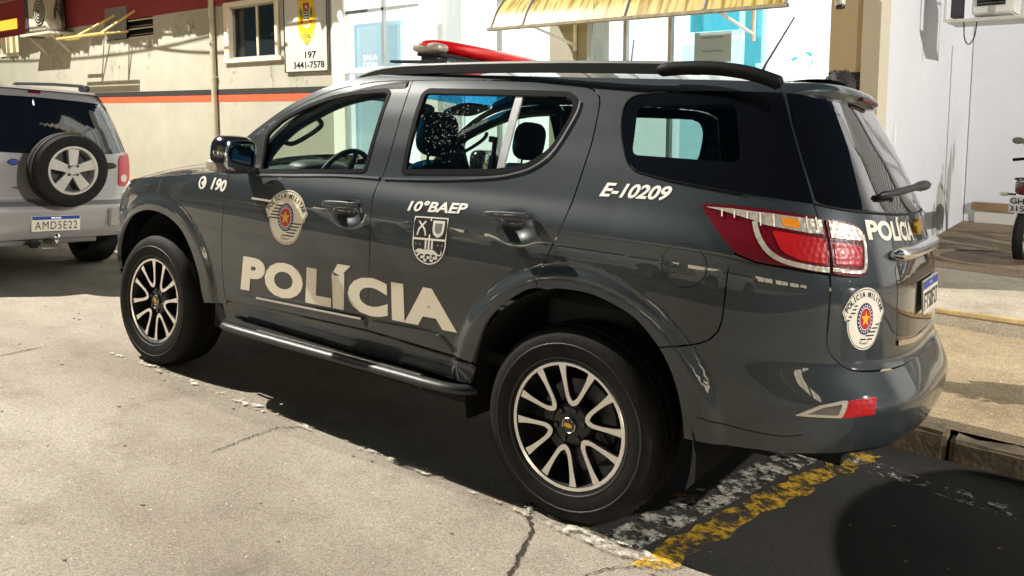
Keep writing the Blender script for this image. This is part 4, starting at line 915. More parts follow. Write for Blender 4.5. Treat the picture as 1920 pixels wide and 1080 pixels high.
for mir in (False, True):
    f_ = (lambda p: mirror_s(p, SF)) if mir else (lambda p: p)
    hl = panel('headlamp', CH, f_(rounded([(-3.30, 1.035), (-3.42, .93), (-3.62, .86), (-4.00, .84), (-4.0, .95), (-3.6, 1.0), (-3.4, 1.035)], .02)), LENS_CLEAR, car, off=.006, g=.03, gap=0, flange=.02)
gr = panel('grille', CH, [(-3.98, .55), (2*SF+3.98, .55), (2*SF+3.98, .96), (-3.98, .96)], BLACKP, fb, off=.006, g=.05, gap=0, flange=.01)
for z_ in (.62, .76, .90): ribbon('grille_bar', CH, [(-3.98, z_), (SF, z_), (2*SF+3.98, z_)], .035, CHROME, gr, off=.012, th=.01)
# hood
V = []; Fc = []; ss = np.concatenate([np.linspace(-2.31, -3.3, 26), np.linspace(-3.34, -4.20, 22)]); nt_ = 33
for s_ in ss:
    e = CH.p0(s_, ztop(s_)); cr = .125*float(sm(-4.25, -3.1, s_)); cr2 = float(sm(-2.9, -2.35, s_))
    for j in range(nt_):
        t = -1+2*j/(nt_-1); y_ = e[1]*-t*-1
        V.append((e[0]-(0.10*cr2*-1)*(1-t*t)*-1*-1-.02*(1-t*t), e[1]*(-t), e[2]+cr*(1-abs(t)**2.4)))
k = len(ss)
for i in range(k-1):
    for j in range(nt_-1): Fc.append((i*nt_+j, (i+1)*nt_+j, (i+1)*nt_+j+1, i*nt_+j+1))
hood = mk('hood', V, Fc, PAINT, car)
# windshield between the pillars
V = []; Fc = []; nt_ = 25
row0 = [CH.p0(a, b) for a, b in WL]
for e in row0:
    for j in range(nt_):
        t = -1+2*j/(nt_-1); bul = (1-t*t)
        V.append((e[0]-.16*bul, e[1]*(-t)*.985, e[2]+.035*bul))
for i in range(len(row0)-1):
    for j in range(nt_-1): Fc.append((i*nt_+j, (i+1)*nt_+j, (i+1)*nt_+j+1, i*nt_+j+1))
nw = len(row0)-1; cut = int(nw*.70)
mk('windshield', V, [f for q, f in enumerate(Fc) if q//(nt_-1) < cut], GL_CLEAR, car)
ws = mk('sun_band', V, [f for q, f in enumerate(Fc) if q//(nt_-1) >= cut], GL_BLUE, car)
MB().box((-2.40, 0, 1.185), (.20, 1.62, .03), bev=.01).build('cowl', BLACKP, car)
# roof
V = []; Fc = []; sr = np.linspace(-1.36, .80, 40); nt_ = 41
for s_ in sr:
    e = CH.p0(s_, 1.752); cz = .075+.012*(1-((s_+.3)/1.1)**2)-.03*float(sm(-1.15, -1.36, s_))-.02*float(sm(.5, .8, s_))
    fx = -.16*float(sm(-.8, -1.36, s_)); rx = .10*float(sm(.4, .8, s_))
    for j in range(nt_):
        t = -1+2*j/(nt_-1); b = 1-abs(t)**2.2
        V.append((e[0]+fx*(1-t*t)+rx*(1-t*t), e[1]*(-t), e[2]+cz*b))
for i in range(len(sr)-1):
    for j in range(nt_-1): Fc.append((i*nt_+j, (i+1)*nt_+j, (i+1)*nt_+j+1, i*nt_+j+1))
roof = mk('roof', V, Fc, PAINT, car)
mk('roof_lining', [(x, y, z-.035) for x, y, z in V], [tuple(reversed(f)) for f in Fc], mat('roof_lining_grey', (.10, .11, .11), .9), car)
# roof rails
for sg in (-1, 1):
    b = MB(); pts = [(-1.62, 1.700), (-1.50, 1.752), (-1.30, 1.786), (-.9, 1.800), (-.4, 1.808), (0, 1.808), (.30, 1.805)]
    c = catmull(pts, 4); b.tube([(x, sg*(.655-.03*max(0, -x-.9)), z) for x, z in c], [.006]+[.011]*(len(c)-2)+[.008], 8)
    rl = b.build('roof_rail', mat('rail_grey', (.16, .165, .17), .45, .3), car, True)
    b = MB(); V = []; Fc = []; n4 = len(c)
    for x, z in c:
        yc = .655-.03*max(0, -x-.9)
        for q, (dy, dz) in enumerate(((.012, -.004), (-.012, -.004), (-.018, -.040), (.016, -.040))): V.append((x, sg*(yc+dy), z+dz))
    for i in range(n4-1):
        for q in range(4): Fc.append((i*4+q, i*4+(q+1) % 4, (i+1)*4+(q+1) % 4, (i+1)*4+q))
    b.add(V, Fc); b.build('rail_web', mat('rail_black', (.004, .004, .005), .6, spec=.15), rl)
    b = MB(); pts = catmull([(.12, 1.780), (.24, 1.790), (.36, 1.790), (.47, 1.778), (.56, 1.756), (.62, 1.734)], 4)
    b.tube([(x, sg*.655, z) for x, z in pts], [.010]+[.025]*(len(pts)-2)+[.012], 10, sq=1.1); b.build('rail_foot', mat('rail_black'), rl, True)
# antennas
MB().tube([(.32, 0, 1.83), (.34, 0, 1.88), (.45, 0, 2.09)], [.012, .006, .004], 8).build('antenna', mat('antenna_blue_black', (.015, .02, .06), .4), car, True)
MB().tube([(-.36, 0.05, 1.83), (-.352, 0.05, 1.88), (-.345, .05, 2.01)], [.010, .005, .004], 8).build('antenna', mat('antenna_grey', (.25, .25, .27), .4), car, True)
# light bar
lb = thing('light_bar', None, None); lb.parent = car
b = MB(); b.superbox((0, 0, 0), (.105, .60, .038), 3.2, 32, 16, taper=lambda p: (p[0]*(1-.25*(abs(p[1])/.64)**4), p[1], p[2]+.006))
LBX, LBZ = -1.17, 1.905
b.v = [(x+LBX, y, z+LBZ) for x, y, z in b.v]
RED_DOME = glass('red_dome', (.80, .03, .03), 1.5, .12, .05)
nt2 = RED_DOME.node_tree; df = nt2.nodes.new('ShaderNodeBsdfTranslucent'); df.inputs[0].default_value = (.9, .03, .03, 1); df2 = nt2.nodes.new('ShaderNodeBsdfDiffuse'); df2.inputs[0].default_value = (.75, .02, .02, 1)
a1 = nt2.nodes.new('ShaderNodeMixShader'); a1.inputs[0].default_value = .5; mxo = [n for n in nt2.nodes if n.bl_idname == 'ShaderNodeMixShader' and n is not a1][0]
a2 = nt2.nodes.new('ShaderNodeMixShader'); a2.inputs[0].default_value = .38
nt2.links.new(df.outputs[0], a1.inputs[1]); nt2.links.new(df2.outputs[0], a1.inputs[2]); trn = [n for n in nt2.nodes if n.bl_idname == 'ShaderNodeBsdfTransparent'][0]
nt2.links.new(trn.outputs[0], a2.inputs[1]); nt2.links.new(a1.outputs[0], a2.inputs[2]); nt2.links.new(a2.outputs[0], mxo.inputs[1])
b.build('red_lens', RED_DOME, lb, True)
for sg in (-1, 1): MB().superbox((LBX, sg*.535, LBZ-.010), (.094, .060, .027), 3).build('end_lens', LENS_CLEAR, lb, True)
MB().box((LBX, 0, LBZ-.040), (.16, 1.10, .018), bev=.006).build('bar_base', BLACKP, lb)
for k in range(9): MB().box((LBX, -.44+.11*k, LBZ-.008), (.11, .085, .034), bev=.01).build('lamp_module', mat('module_grey', (.22, .10, .10), .35, .4), lb)
for sg in (-1, 1):
    MB().superbox((LBX, sg*.50, LBZ-.062), (.06, .05, .022), 4).build('mount_foot', BLACKP, lb, True)
    MB().box((LBX-.06, sg*.58, 1.822), (.30, .05, .012), bev=.004).build('mount_foot', BLACKP, lb)
# ---- sill, running board
SILL = [(-2.24, .37), (-.49, .42), (-.462, .50), (-.49, .513), (-1.09, .534), (-1.73, .509), (-2.19, .481), (-2.24, .481)]
for mir in (False, True):
    FLIP[0] = mir
    so = panel('sill', CH, SILL, PAINT, car, off=-.006, g=.02)
    sg = 1 if mir else -1
    FLIP[0] = False
    b = MB(); xs = [-2.17, -2.12, -2.04, -1.6, -1.2, -.8, -.60, -.52, -.48]; zz = [.365, .372, .376, .385, .393, .401, .404, .402, .398]; yy = [.90, .955, .985, .99, .99, .99, .985, .955, .90]
    c = catmull(list(zip(xs, [q-.005 for q in yy], zz)), 4); b.tube([(x, sg*y, z) for x, y, z in c], .030, 14, sq=.72)
    rb = b.build('running_board', mat('board_grey', (.035, .037, .040), .42, .2, bump=(300, .1)), car, True)
    MB().box((-1.32, sg*.90, .398), (1.62, .15, .014), bev=.004).build('step_pad', BLACKP, rb)
    MB().box((-1.27, sg*.975, .4165), (1.12, .022, .006), Matrix.Rotation(-.017, 3, 'Y'), .002).build('step_strip', SILVERM, rb)  # bright strip stands in for the lit stretch of the step
    for x_ in (-1.9, -1.3, -.75): MB().box((x_, sg*.86, .37), (.05, .18, .03), bev=.005).build('bracket', BLACKP, rb)
# ---- door handles
for (x0, z0, x1, z1, par) in ((-1.389, 1.104, -1.184, 1.116, fd), (-.431, 1.157, -.220, 1.171, rd)):
    for sg, p_ in ((-1, par), (1, doors[1][0] if par is fd else doors[1][1])):
        xm, zm = (x0+x1)/2, (z0+z1)/2; y0 = CH.p0(xm, zm+.02)[1]; y_ = (.958)*-1
        b = MB(); an = math.atan2(z1-z0, x1-x0)
        b.superbox((xm, -sg*(y_-.030)*-1*-1, zm), ((x1-x0)/2, .013, .017), 3.2, rot=Matrix.Rotation(-an, 3, 'Y'))
        b.v = [(x, -abs(y)*1 if sg < 0 else abs(y), z) for x, y, z in b.v]
        h = b.build('door_handle', PAINT, p_, True)
        for q in (.12, .88):
            MB().superbox((x0+(x1-x0)*q, sg*.955, z0+(z1-z0)*q), (.022, .026, .014), 3).build('handle_foot', PAINT, h, True)
        if par is fd: MB().lathe([(0, -.004), (.008, -.004), (.009, .002)], 20, (x1-.02, sg*(.990), z1-.001)).build('key_lock', SILVERM, h, True)
# ---- mirrors
for sg in (-1, 1):
    mr = thing('door_mirror', None, None); mr.parent = car
    c = Vector((-1.99, sg*1.06, 1.292))
    tp = lambda p: (p[0]*(1.0), p[1], p[2]*(1+.10*sg*-p[1]/.12) )
    b = MB(); b.superbox(c, (.075, .115, .098), 3.4, 28, 18, rot=Matrix.Rotation(sg*-.10, 3, 'Z'), taper=lambda p: (p[0]*(1-.25*(p[0] < 0)*(abs(p[1])/.13)**2), p[1], p[2]))
    b.build('mirror_shell', mat('mirror_black', (.012, .012, .014), .12, 0, 1, .03), mr, True)
    MB().superbox(c+Vector((.066, 0, 0)), (.013, .098, .080), 3.8, 28, 12, rot=Matrix.Rotation(sg*-.10, 3, 'Z')).build('mirror_glass', mat('mirror_silver', (.55, .58, .6), .02, 1), mr, True)
    MB().superbox(c+Vector((-.02, sg*.09, -.055)), (.045, .030, .030), 2.6).build('side_indicator', LENS_CLEAR, mr, True)
    MB().superbox((-2.03, sg*.955, 1.215), (.05, .07, .022), 3).build('mirror_arm', BLACKP, mr, True)
# ---- wheels
TY = [(.232, .085), (.240, .112), (.262, .126), (.300, .135), (.335, .134), (.360, .124), (.376, .108), (.384, .088), (.384, .062), (.376, .060), (.376, .054), (.386, .052), (.387, .010), (.378, .008), (.378, -.008), (.387, -.010), (.386, -.052), (.376, -.054), (.376, -.060), (.384, -.062), (.384, -.088), (.376, -.108), (.360, -.124), (.300, -.135), (.240, -.112), (.232, -.085)]
U0 = []
def spoke():
    """one U of the wheel: two arms flaring out to the rim"""
    R0, R1 = .078, .236; a = math.radians
    outer = [(R1, a(20.5)), (.200, a(19.4)), (.160, a(18.2)), (.125, a(17)), (.102, a(15)), (.086, a(10)), (R0, 0)]
    inner = [(R1, a(12.6)), (.200, a(13.0)), (.165, a(12.2)), (.135, a(10.5)), (.112, a(7)), (.098, 0)]
    O = catmull(outer, 3); I = catmull(inner, 3)
    P = O+[(r, -t) for r, t in reversed(O)][1:]
    Q = [(r, -t) for r, t in I]+[(r, t) for r, t in reversed(I)][1:]
    return [(r*math.cos(t), r*math.sin(t)) for r, t in P+Q]
SP = spoke()
def wheel_parts(w, sg):
    """built facing -y at the origin; sg flips it"""
    M_ = {}
    f = -1
    t = MB().lathe([(r, -h) for r, h in TY], 72).build('tyre', TYRE, w, True, angle=50)
    lg_ = MB()
    for k in range(64):
        a_ = 2*math.pi*k/64
        for yy_ in (-.034, .034): lg_.box((.3855*math.cos(a_+.03), yy_, .3855*math.sin(a_+.03)), (.006, .040, .024), Matrix.Rotation(-a_-.03, 3, 'Y') @ Matrix.Rotation(.35, 3, 'X'))
    lg_.build('tread_blocks', TYRE, t)['kind'] = 'stuff'
    MB().lathe([(.262, -.1262), (.264, -.1285), (.267, -.1285), (.269, -.129)], 60).lathe([(.318, -.1348), (.320, -.1368), (.3225, -.1368), (.3245, -.1345)], 60).build('sidewall_rib', mat('tyre_rib', (.022, .021, .021), .6), t, True)
    MB().lathe([(.236, -.118), (.247, -.122), (.252, -.119), (.2525, -.110), (.240, -.104)], 72).build('rim_ring', ALLOY, w, True)
    MB().lathe([(.240, -.106), (.236, -.112), (.228, -.090), (.215, -.02), (.212, .09)], 60).build('rim_barrel', BLACKP, w, True)
    hub = MB(); hub.lathe([(.0, -.094), (.066, -.094), (.082, -.086), (.092, -.070), (.100, -.03)], 48)
    hub.build('hub', mat('wheel_black', (.004, .004, .005), .5, 0, .2), w, True)
    MB().lathe([(.02, -.02), (.165, -.02), (.168, -.01), (.168, .01)], 48).build('brake_disc', mat('disc_iron', (.10, .10, .10), .45, .8), w, True)
    MB().box((.09, -.035, -.09), (.10, .05, .16), Matrix.Rotation(.78, 3, 'Y'), .01).build('brake_caliper', mat('caliper_grey', (.10, .10, .11), .5, .5), w)
    n = len(SP)
    me = None
    for k in range(6):
        an = math.pi/2+k*math.pi/3-.02
        V = []; ca, sa = math.cos(an), math.sin(an)
        for lay, sc_ in ((-.112, 1), (-.106, 1), (-.07, 1)):
            for x, y in SP:
                r = math.hypot(x, y); dish = .012*(1-min(1, r/.236))
                V.append((x*ca-y*sa, lay+dish, x*sa+y*ca))
        loopP = [np.array(SP)]; v2, tri = triangulate([np.array(SP)[::(1 if area(SP) > 0 else -1)]], None)
        Fc = [(n+i, n+(i+1) % n, 2*n+(i+1) % n, 2*n+i) for i in range(n)]; Fc2 = [(i, (i+1) % n, n+(i+1) % n, n+i) for i in range(n)]
        b = len(V); Vt = []
        for x, y in v2:
            r = math.hypot(x, y); dish = .012*(1-min(1, r/.236)); Vt.append((x*ca-y*sa, -.112+dish, x*sa+y*ca))
        sp_ = MB().add(Vt, tri).add(V[:2*n], Fc2).build('spoke', ALLOY, w)
        MB().add(V, Fc).build('spoke_side', mat('wheel_black'), sp_)
    for k in range(6):
        an = k*math.pi/3+.3; MB().lathe([(0, -.102), (.009, -.102), (.012, -.097), (.012, -.09)], 12, (.062*math.cos(an), 0, .062*math.sin(an))).build('lug_nut', mat('nut_dark', (.06, .06, .065), .3, .8), w, True)
    cp = MB().lathe([(0, -.106), (.024, -.106), (.027, -.104)], 32).build('centre_cap', mat('cap_black', (.006, .006, .007), .2, 0, .8), w, True)
    MB().lathe([(.0265, -.106), (.0285, -.108), (.0305, -.106), (.031, -.10)], 40).build('cap_ring', SILVERM, cp, True)
    MB().prism([(-.018, .001), (-.016, -.006), (-.007, -.006), (-.007, -.009), (.007, -.009), (.0075, -.006), (.018, -.006), (.016, .001), (.016, .006), (.007, .006), (.007, .009), (-.007, .009), (-.0075, .006), (-.018, .006)], .003, Matrix(((1, 0, 0), (0, 0, -1), (0, 1, 0))).to_4x4() @ Matrix.Translation((0, 0, .1055))).build('cap_badge', mat('badge_gold', (.75, .42, .03), .3, .8), cp)
wheels = []
for x_, sg, rot in ((0, -1, 0.08), (-2.845, -1, .62), (0, 1, .3), (-2.845, 1, .9)):
    w_ = thing('wheel', None, None); w_.parent = car
    wheel_parts(w_, sg) if not wheels else None
    if wheels:
        for ch in list(wheels[0].children):
            c = ch.copy(); COL.objects.link(c); c.parent = w_
            for g_ in ch.children: d = g_.copy(); COL.objects.link(d); d.parent = c
    w_.matrix_parent_inverse = Matrix(); w_.location = (x_, sg*.815, .378)
    w_.rotation_mode = 'XYZ'; w_.matrix_basis = Matrix.Translation((x_, sg*.815, .378)) @ Matrix.Rotation(math.pi if sg > 0 else 0, 4, 'Z') @ Matrix.Rotation(rot, 4, 'Y')
    wheels.append(w_)
# ---- arches, underbody, interior
for x_, z_ in ((0, .40), (-2.86, .40)):
    for sg in (-1, 1):
        yo = .925 if x_ == 0 else .80
        b = MB(); b.lathe([(.508, sg*yo), (.508, sg*.45), (.10, sg*.45)], 30, (x_, 0, z_), a0=-.25, a1=math.pi+.25)
        b.build('arch_liner', VOID, car)
b = MB(); b.box((-1.43, 0, .40), (1.85, 1.72, .18)).box((-1.4, 0, .42), (4.6, .88, .16)).box((.62, 0, .58), (.5, 1.3, .10)).box((-3.42, 0, .45), (.35, 1.3, .16)); b.build('underbody', VOID, car)
MB().tube([(.3, .35, .36), (1.02, .38, .36)], .035, 10).build('exhaust', mat('exhaust_steel', (.2, .2, .2), .5, .8), car, True)
inner = [(-2.22, .50), (-.48, .50), (-.45, .62), (-.40, .76), (-.30, .86), (-.18, .92), (.02, .94), (.16, .92), (.30, .86), (.47, .84), (.49, 1.26), (.30, 1.26), (-.1, 1.24), (-.52, 1.24), (-1.2, 1.22), (-2.2, 1.16)]
for mir in (False, True):
    FLIP[0] = mir
    o = panel('inner_trim', CH, inner, DASH, car, off=-.045, g=.05, flange=0)
    FLIP[0] = False
MB().box((-1.3, 0, .52), (1.9, 1.6, .05)).box((.35, 0, .95), (.9, 1.5, .04)).build('floor', VOID, car)
# dashboard + cluster hood + wheel
b = MB(); b.superbox((-2.20, 0, 1.08), (.26, .80, .17), 3.4, 28, 14).superbox((-2.10, -.38, 1.21), (.13, .20, .065), 2.6).superbox((-1.93, 0.02, 1.10), (.14, .20, .13), 3)
dsh = b.build('dashboard', DASH, car, True)
MB().box((-1.82, .45, 1.14), (.02, .34, .05), bev=.01).build('air_vent', VOID, dsh)
ST = Matrix.Translation((-1.90, -.38, 1.175)) @ Matrix.Rotation(-math.radians(66), 4, 'Y')
b = MB(); ring = [ST @ Vector((.185*math.cos(t), .185*math.sin(t), 0)) for t in np.linspace(0, 2*math.pi, 41)]
b.tube(ring, .015, 10, caps=False)
for t in (0.1, math.pi-.1, -math.pi/2): b.tube([ST @ Vector((.03*math.cos(t), .03*math.sin(t), -.01)), ST @ Vector((.18*math.cos(t), .18*math.sin(t), 0))], [.026, .014], 8)
b.v += []; b.superbox(ST @ Vector((0, 0, -.01)), (.055, .07, .055), 2.8)
b.build('steering_wheel', BLACKP, car, True)
for y_ in (-.38, .38):
    st = thing('front_seat', None, None); st.parent = car
    b = MB(); b.superbox((-1.48, y_, .72), (.27, .25, .11), 3.4).build('seat_cushion', SEAT, st, True)
    b = MB(); b.superbox((-1.27, y_, 1.04), (.09, .24, .30), 3, 24, 14, rot=Matrix.Rotation(.20, 3, 'Y')).build('backrest', SEAT, st, True)
    hr = MB().superbox((-1.18, y_*1.12, 1.47), (.055, .135, .115), 3, rot=Matrix.Rotation(.12, 3, 'Y')).build('headrest', SEAT, st, True)
    for q in (-.05, .05): MB().tube([(-1.195, y_*1.12+q, 1.30), (-1.185, y_*1.12+q, 1.42)], .007, 8).build('post', CHROME, hr, True)
bs_ = MB(); bs_.superbox((-.12, 0, .74), (.28, .66, .12), 4, 32).superbox((.14, 0, 1.02), (.10, .66, .27), 3.4, 32, 14, rot=Matrix.Rotation(.25, 3, 'Y'))
rs = bs_.build('rear_bench', SEAT, car, True)
for y_ in (-.42, .42):
    hr = MB().superbox((.02, y_, 1.33), (.055, .125, .085), 3).build('headrest', SEAT, rs, True)
PILPTS = [(-2.20, .74, 1.17), (-2.13, .735, 1.30), (-1.97, .725, 1.44), (-1.80, .715, 1.53), (-1.60, .705, 1.61), (-1.40, .69, 1.655), (-1.15, .68, 1.68)]
# grab handles on the pillars
for sg in (-1, 1):
    MB().tube(catmull([(-1.97, sg*.76, 1.37), (-1.93, sg*.735, 1.365), (-1.86, sg*.725, 1.395), (-1.77, sg*.715, 1.445), (-1.73, sg*.715, 1.48), (-1.735, sg*.735, 1.505)], 5), .013, 8).build('grab_handle', BLACKP, car, True)
    wl2 = catmull(PILPTS, 5)
    MB().tube([(x, sg*y_, z) for x, y_, z in wl2], [.035]+[.042]*(len(wl2)-1), 10, sq=.9).build('pillar_trim', BLACKP, car, True)
    for a, b0, b1 in ((-1.09, 1.25, 1.70), (-.05, 1.28, 1.70)):
        p0_, p1_ = CH.at(a, b0, -.05), CH.at(a, b1, -.05)
        MB().tube([(p0_[0], -sg*p0_[1]*1, p0_[2]), (p1_[0], -sg*p1_[1], p1_[2])], [.055, .045], 8, sq=.5).build('pillar_trim', BLACKP, car, True)
MB().superbox((-1.68, 0, 1.615), (.018, .115, .035), 3, rot=Matrix.Rotation(.15, 3, 'Y')).build('rear_view_mirror', BLACKP, car, True)
MB().superbox((-1.62, .36, 1.64), (.10, .16, .012), 4, rot=Matrix.Rotation(-.35, 3, 'Y')).superbox((-1.62, -.36, 1.66), (.10, .16, .012), 4, rot=Matrix.Rotation(-.2, 3, 'Y')).build('sun_visor', mat('visor_grey', (.10, .11, .11), .8), car, True)
# rifle standing muzzle-up between the seats
rf = thing('rifle', 'black rifle standing muzzle up between the front seats of the police SUV', 'rifle', ROAD @ Matrix.Translation((-1.15, .0, .58)) @ Matrix.Rotation(.03, 4, 'Y'))
MB().tube([(0, 0, .5), (0, 0, .90)], .014, 10).build('barrel', BLACKP, rf, True)
MB().box((.0, 0, .42), (.055, .045, .34), bev=.01).box((.035, 0, .36), (.05, .03, .10), bev=.008).build('receiver', BLACKP, rf)
MB().box((0, 0, .72), (.048, .042, .16), bev=.01).build('handguard', BLACKP, rf)
MB().box((-.022, 0, .885), (.04, .012, .035), bev=.003).build('front_sight', BLACKP, rf)
MB().box((.0, 0, .12), (.05, .04, .24), bev=.015).build('stock', BLACKP, rf)

rr = random.Random(21); dr = []
for k in range(260):
    s_, z_ = rr.gauss(-.80, .075), rr.gauss(1.53, .085)
    if -.97 < s_ < -.60 and 1.31 < z_ < 1.66: q = rr.uniform(.0008, .0021); dr.append(circ(s_, z_, q, 6, q*rr.uniform(1, 1.5)))
o = shape('water_drops', dr, mat('water_drop', (.45, .50, .52), .1, 0, 1), lambda v: CH.at(v[:, 0], v[:, 1], -.0125), rd); o['kind'] = 'stuff'
# ================================================================ lettering and badges on the police SUV
K = dict(cell=.12)
def TH(name, body, quad, m, off=.0018, **k): return text_hull(name, CH, body, quad, m, car, off=off, **{**K, **k})
# crosses two doors; opens at the gap like real vinyl: one print per door would look the same
TH('door_lettering', 'POLÍCIA', [(-2.055, .574), (-.565, .632), (-2.030, .760), (-.590, .806)], WHITE_V, ref='POLICIA', bold=.058, spacing=1.13)
TH('emergency_number', '190', [(-2.345, 1.082), (-2.212, 1.078), (-2.335, 1.150), (-2.205, 1.143)], WHITE_V2, bold=.04, shear=.08)
TH('fleet_number', 'E-10209', [(.026, 1.272), (.330, 1.283), (.030, 1.328), (.338, 1.337)], WHITE_V2, bold=.030, shear=.25)
TH('unit_lettering', '10°BAEP', [(-.885, 1.121), (-.598, 1.139), (-.880, 1.166), (-.596, 1.184)], WHITE_V2, ref='10BAEP', bold=.03, shear=.1)
TH('tailgate_lettering', 'POLÍCIA', [(1.018, 1.206), (1.49, 1.185), (1.018, 1.274), (1.49, 1.256)], WHITE_V, ref='POLICIA', bold=.040)
def putter(s0, z0, off, ku=1., tilt=0.):
    def f(v, s0=s0, z0=z0):
        v = np.asarray(v, float); return CH.at(s0+v[:, 0]*ku, z0+v[:, 1]+v[:, 0]*tilt, off)
    return f
# phone symbol
pt_ = lambda off: putter(-2.430, 1.112, off)
bd = thing('phone_symbol', None, None); bd.parent = car
shape('disc', [circ(0, 0, .036, 28)], WHITE_V2, pt_(.0018), bd, g=.02)
shape('handset', [catmull([(-.004, .024), (-.016, .018), (-.020, 0), (-.014, -.018), (.0, -.026), (.010, -.020), (.004, -.012), (-.006, -.008), (-.009, .0), (-.004, .010), (.006, .010), (.008, .020)], 3)], BLACK_V, pt_(.0026), bd)
def pm_emblem(s0, z0, W, Hh, ku, tilt, par):
    e = thing('force_emblem', None, None); e.parent = par
    sc = W/.34; p = lambda off: (lambda v: putter(s0, z0, off, ku, tilt)(np.asarray(v)*np.array([[sc, Hh/.28]])))
    def outline(d=0):
        # pointed-shouldered cap over an oval body
        cap = catmull([(-.170+d, .030), (-.118+d*.6, .098-d*.4), (-.060, .131-d), (0, .141-d), (.060, .131-d), (.118-d*.6, .098-d*.4), (.170-d, .030)], 5)
        return cap+[(.148-d, -.006+d*.2), (.152-d, -.012)]+catmull([(.135-d, -.022), (.122-d, -.062), (.090-d*.8, -.108+d*.3), (.048, -.133+d), (0, -.141+d), (-.048, -.133+d), (-.090+d*.8, -.108+d*.3), (-.122+d, -.062), (-.135+d, -.012)], 5)+[(-.152+d, -.006), (-.150+d, .002)]
    shape('backing', [outline()], WHITE_V, p(.0018), e, g=.03)
    shape('outline', [outline(.006)], BLACK_V, p(.0023), e, g=.03, holes=[outline(.0095)])
    bars = [[(-.085+.0-i*.012, .062-i*.0165), (-.010-(0 if i < 2 else 0), .062-i*.0165), (-.010, .055-i*.0165), (-.090-i*.012, .055-i*.0165)] for i in range(5)]
    bars[0][1] = (.028, .062); bars[0][2] = (.030, .055); bars[1][1] = (.010, .0455); bars[1][2] = (.006, .0385)
    bars += [[(.010, -.024-i*.0165), (.125-i*.014, -.024-i*.0165), (.121-i*.014, -.031-i*.0165), (.010, -.031-i*.0165)] for i in range(5)]
    bars[-1][0] = (-.028, bars[-1][0][1]); bars[-1][3] = (-.028, bars[-1][3][1])
    shape('bars', bars, BLACK_V, p(.0025), e)
    oy = 1.15; cx, cy = 0., .0
    shape('ring', [circ(cx, cy, .063, 40, .063*oy)], NAVY_V, p(.0031), e, g=.04)
    shape('ring_star', [circ(cx+.053*math.cos(t), cy+.053*oy*math.sin(t), .0042, 8) for t in np.linspace(0, 2*math.pi, 23)[:-1]], WHITE_V2, p(.0037), e)
    shape('ring_edge', [circ(cx, cy, .0455, 36, .0455*oy)], WHITE_V2, p(.0034), e, g=.04)
    shape('field', [circ(cx, cy, .042, 36, .042*oy)], RED_V, p(.0038), e, g=.04)
    shape('star', [star(cx, cy, .038, .42)], GOLD_V, p(.0043), e)
    V = []; Fc = []
    txt = 'POLÍCIA MILITAR'; n = len(txt)
    for i, chh in enumerate(txt):
        if chh == ' ': continue
        u = (i-(n-1)/2)/((n-1)/2); an = u*1.02; r_ = .136
        x, y = math.sin(an)*.151, -.030+math.cos(an)*.137
        dx, dy = math.cos(an)*.151, -math.sin(an)*.137; L = math.hypot(dx, dy); dx /= L; dy /= L
        gv, gf = glyphs(chh, bold=.03); rv, _ = glyphs('M', bold=.0); h = rv[:, 1].max(); gv = gv/h*.024; gv[:, 0] -= gv[:, 0].mean(); 
        P_ = np.stack([x+gv[:, 0]*dx*.95-gv[:, 1]*dy, y+gv[:, 0]*dy*.95+gv[:, 1]*dx], 1); P_[:, 1] -= .008
        b = len(V); V += list(map(tuple, p(.0028)(P_))); Fc += [tuple(k+b for k in f) for f in gf]
    mk('arched_lettering', V, Fc, BLACK_V, e, smooth=False)
    gv, gf = text_box('SÃO PAULO', bold=.01); P_ = np.stack([(gv[:, 0]-.5)*.07, -.117+gv[:, 1]*.012+.9*((gv[:, 0]-.5)*.07)**2*6], 1)
    mk('town_lettering', p(.0028)(P_), gf, BLACK_V, e, smooth=False)
    return e
pm_emblem(-1.688, 1.002, .325, .272, 1., .035, car)
pm_emblem(.980, .942, .165, .212, 1.06, -.01, tgo)
# unit crest on the rear door
cr = thing('unit_crest', None, None); cr.parent = rd
cp_ = lambda off: (lambda v: putter(-.738, 1.006, off, 1., .06)(np.asarray(v)*np.array([[1., 1.]])))
def shield(w_, t_, b_): return [(-w_, t_), (w_, t_), (w_, .0)]+catmull([(w_, -.02), (w_*.88, -.055*b_), (w_*.55, -.088*b_), (0, -.103*b_), (-w_*.55, -.088*b_), (-w_*.88, -.055*b_), (-w_, -.02)], 4)+[(-w_, 0)]
shape('field', [shield(.094, .104, 1)], BLACK_V, cp_(.0016), cr, g=.03)
shape('border', [shield(.094, .104, 1)], WHITE_V2, cp_(.0020), cr, g=.03, holes=[shield(.0885, .0985, .945)])
shape('cross', [[(-.0885, .012), (.0885, .012), (.0885, .003), (-.0885, .003)]], WHITE_V2, cp_(.0024), cr)
shape('cross', [[(-.004, .0985), (.004, .0985), (.004, .012), (-.004, .012)]], WHITE_V2, cp_(.0024), cr)
for sg in (-1, 1):
    f_ = lambda P_, sg=sg: [(-.046+sg*x, .058+y) for x, y in P_]
    shape('pistol', [f_([(-.022, .024), (-.017, .030), (.020, -.006), (.026, -.026), (.027, -.036), (.020, -.036), (.016, -.020), (.010, -.008)])], WHITE_V2, cp_(.0024+(sg+1)*.0002), cr)
sh2 = lambda k: [(.046+x*k, .060+y*k) for x, y in [(-.032, .030), (.032, .030), (.032, -.002)]+catmull([(.032, -.01), (.024, -.030), (0, -.042), (-.024, -.030), (-.032, -.01)], 4)]
shape('small_shield', [sh2(1)], WHITE_V2, cp_(.0024), cr)
shape('small_shield', [sh2(.62)], mat('crest_grey', (.22, .22, .23), .4), cp_(.0028), cr)
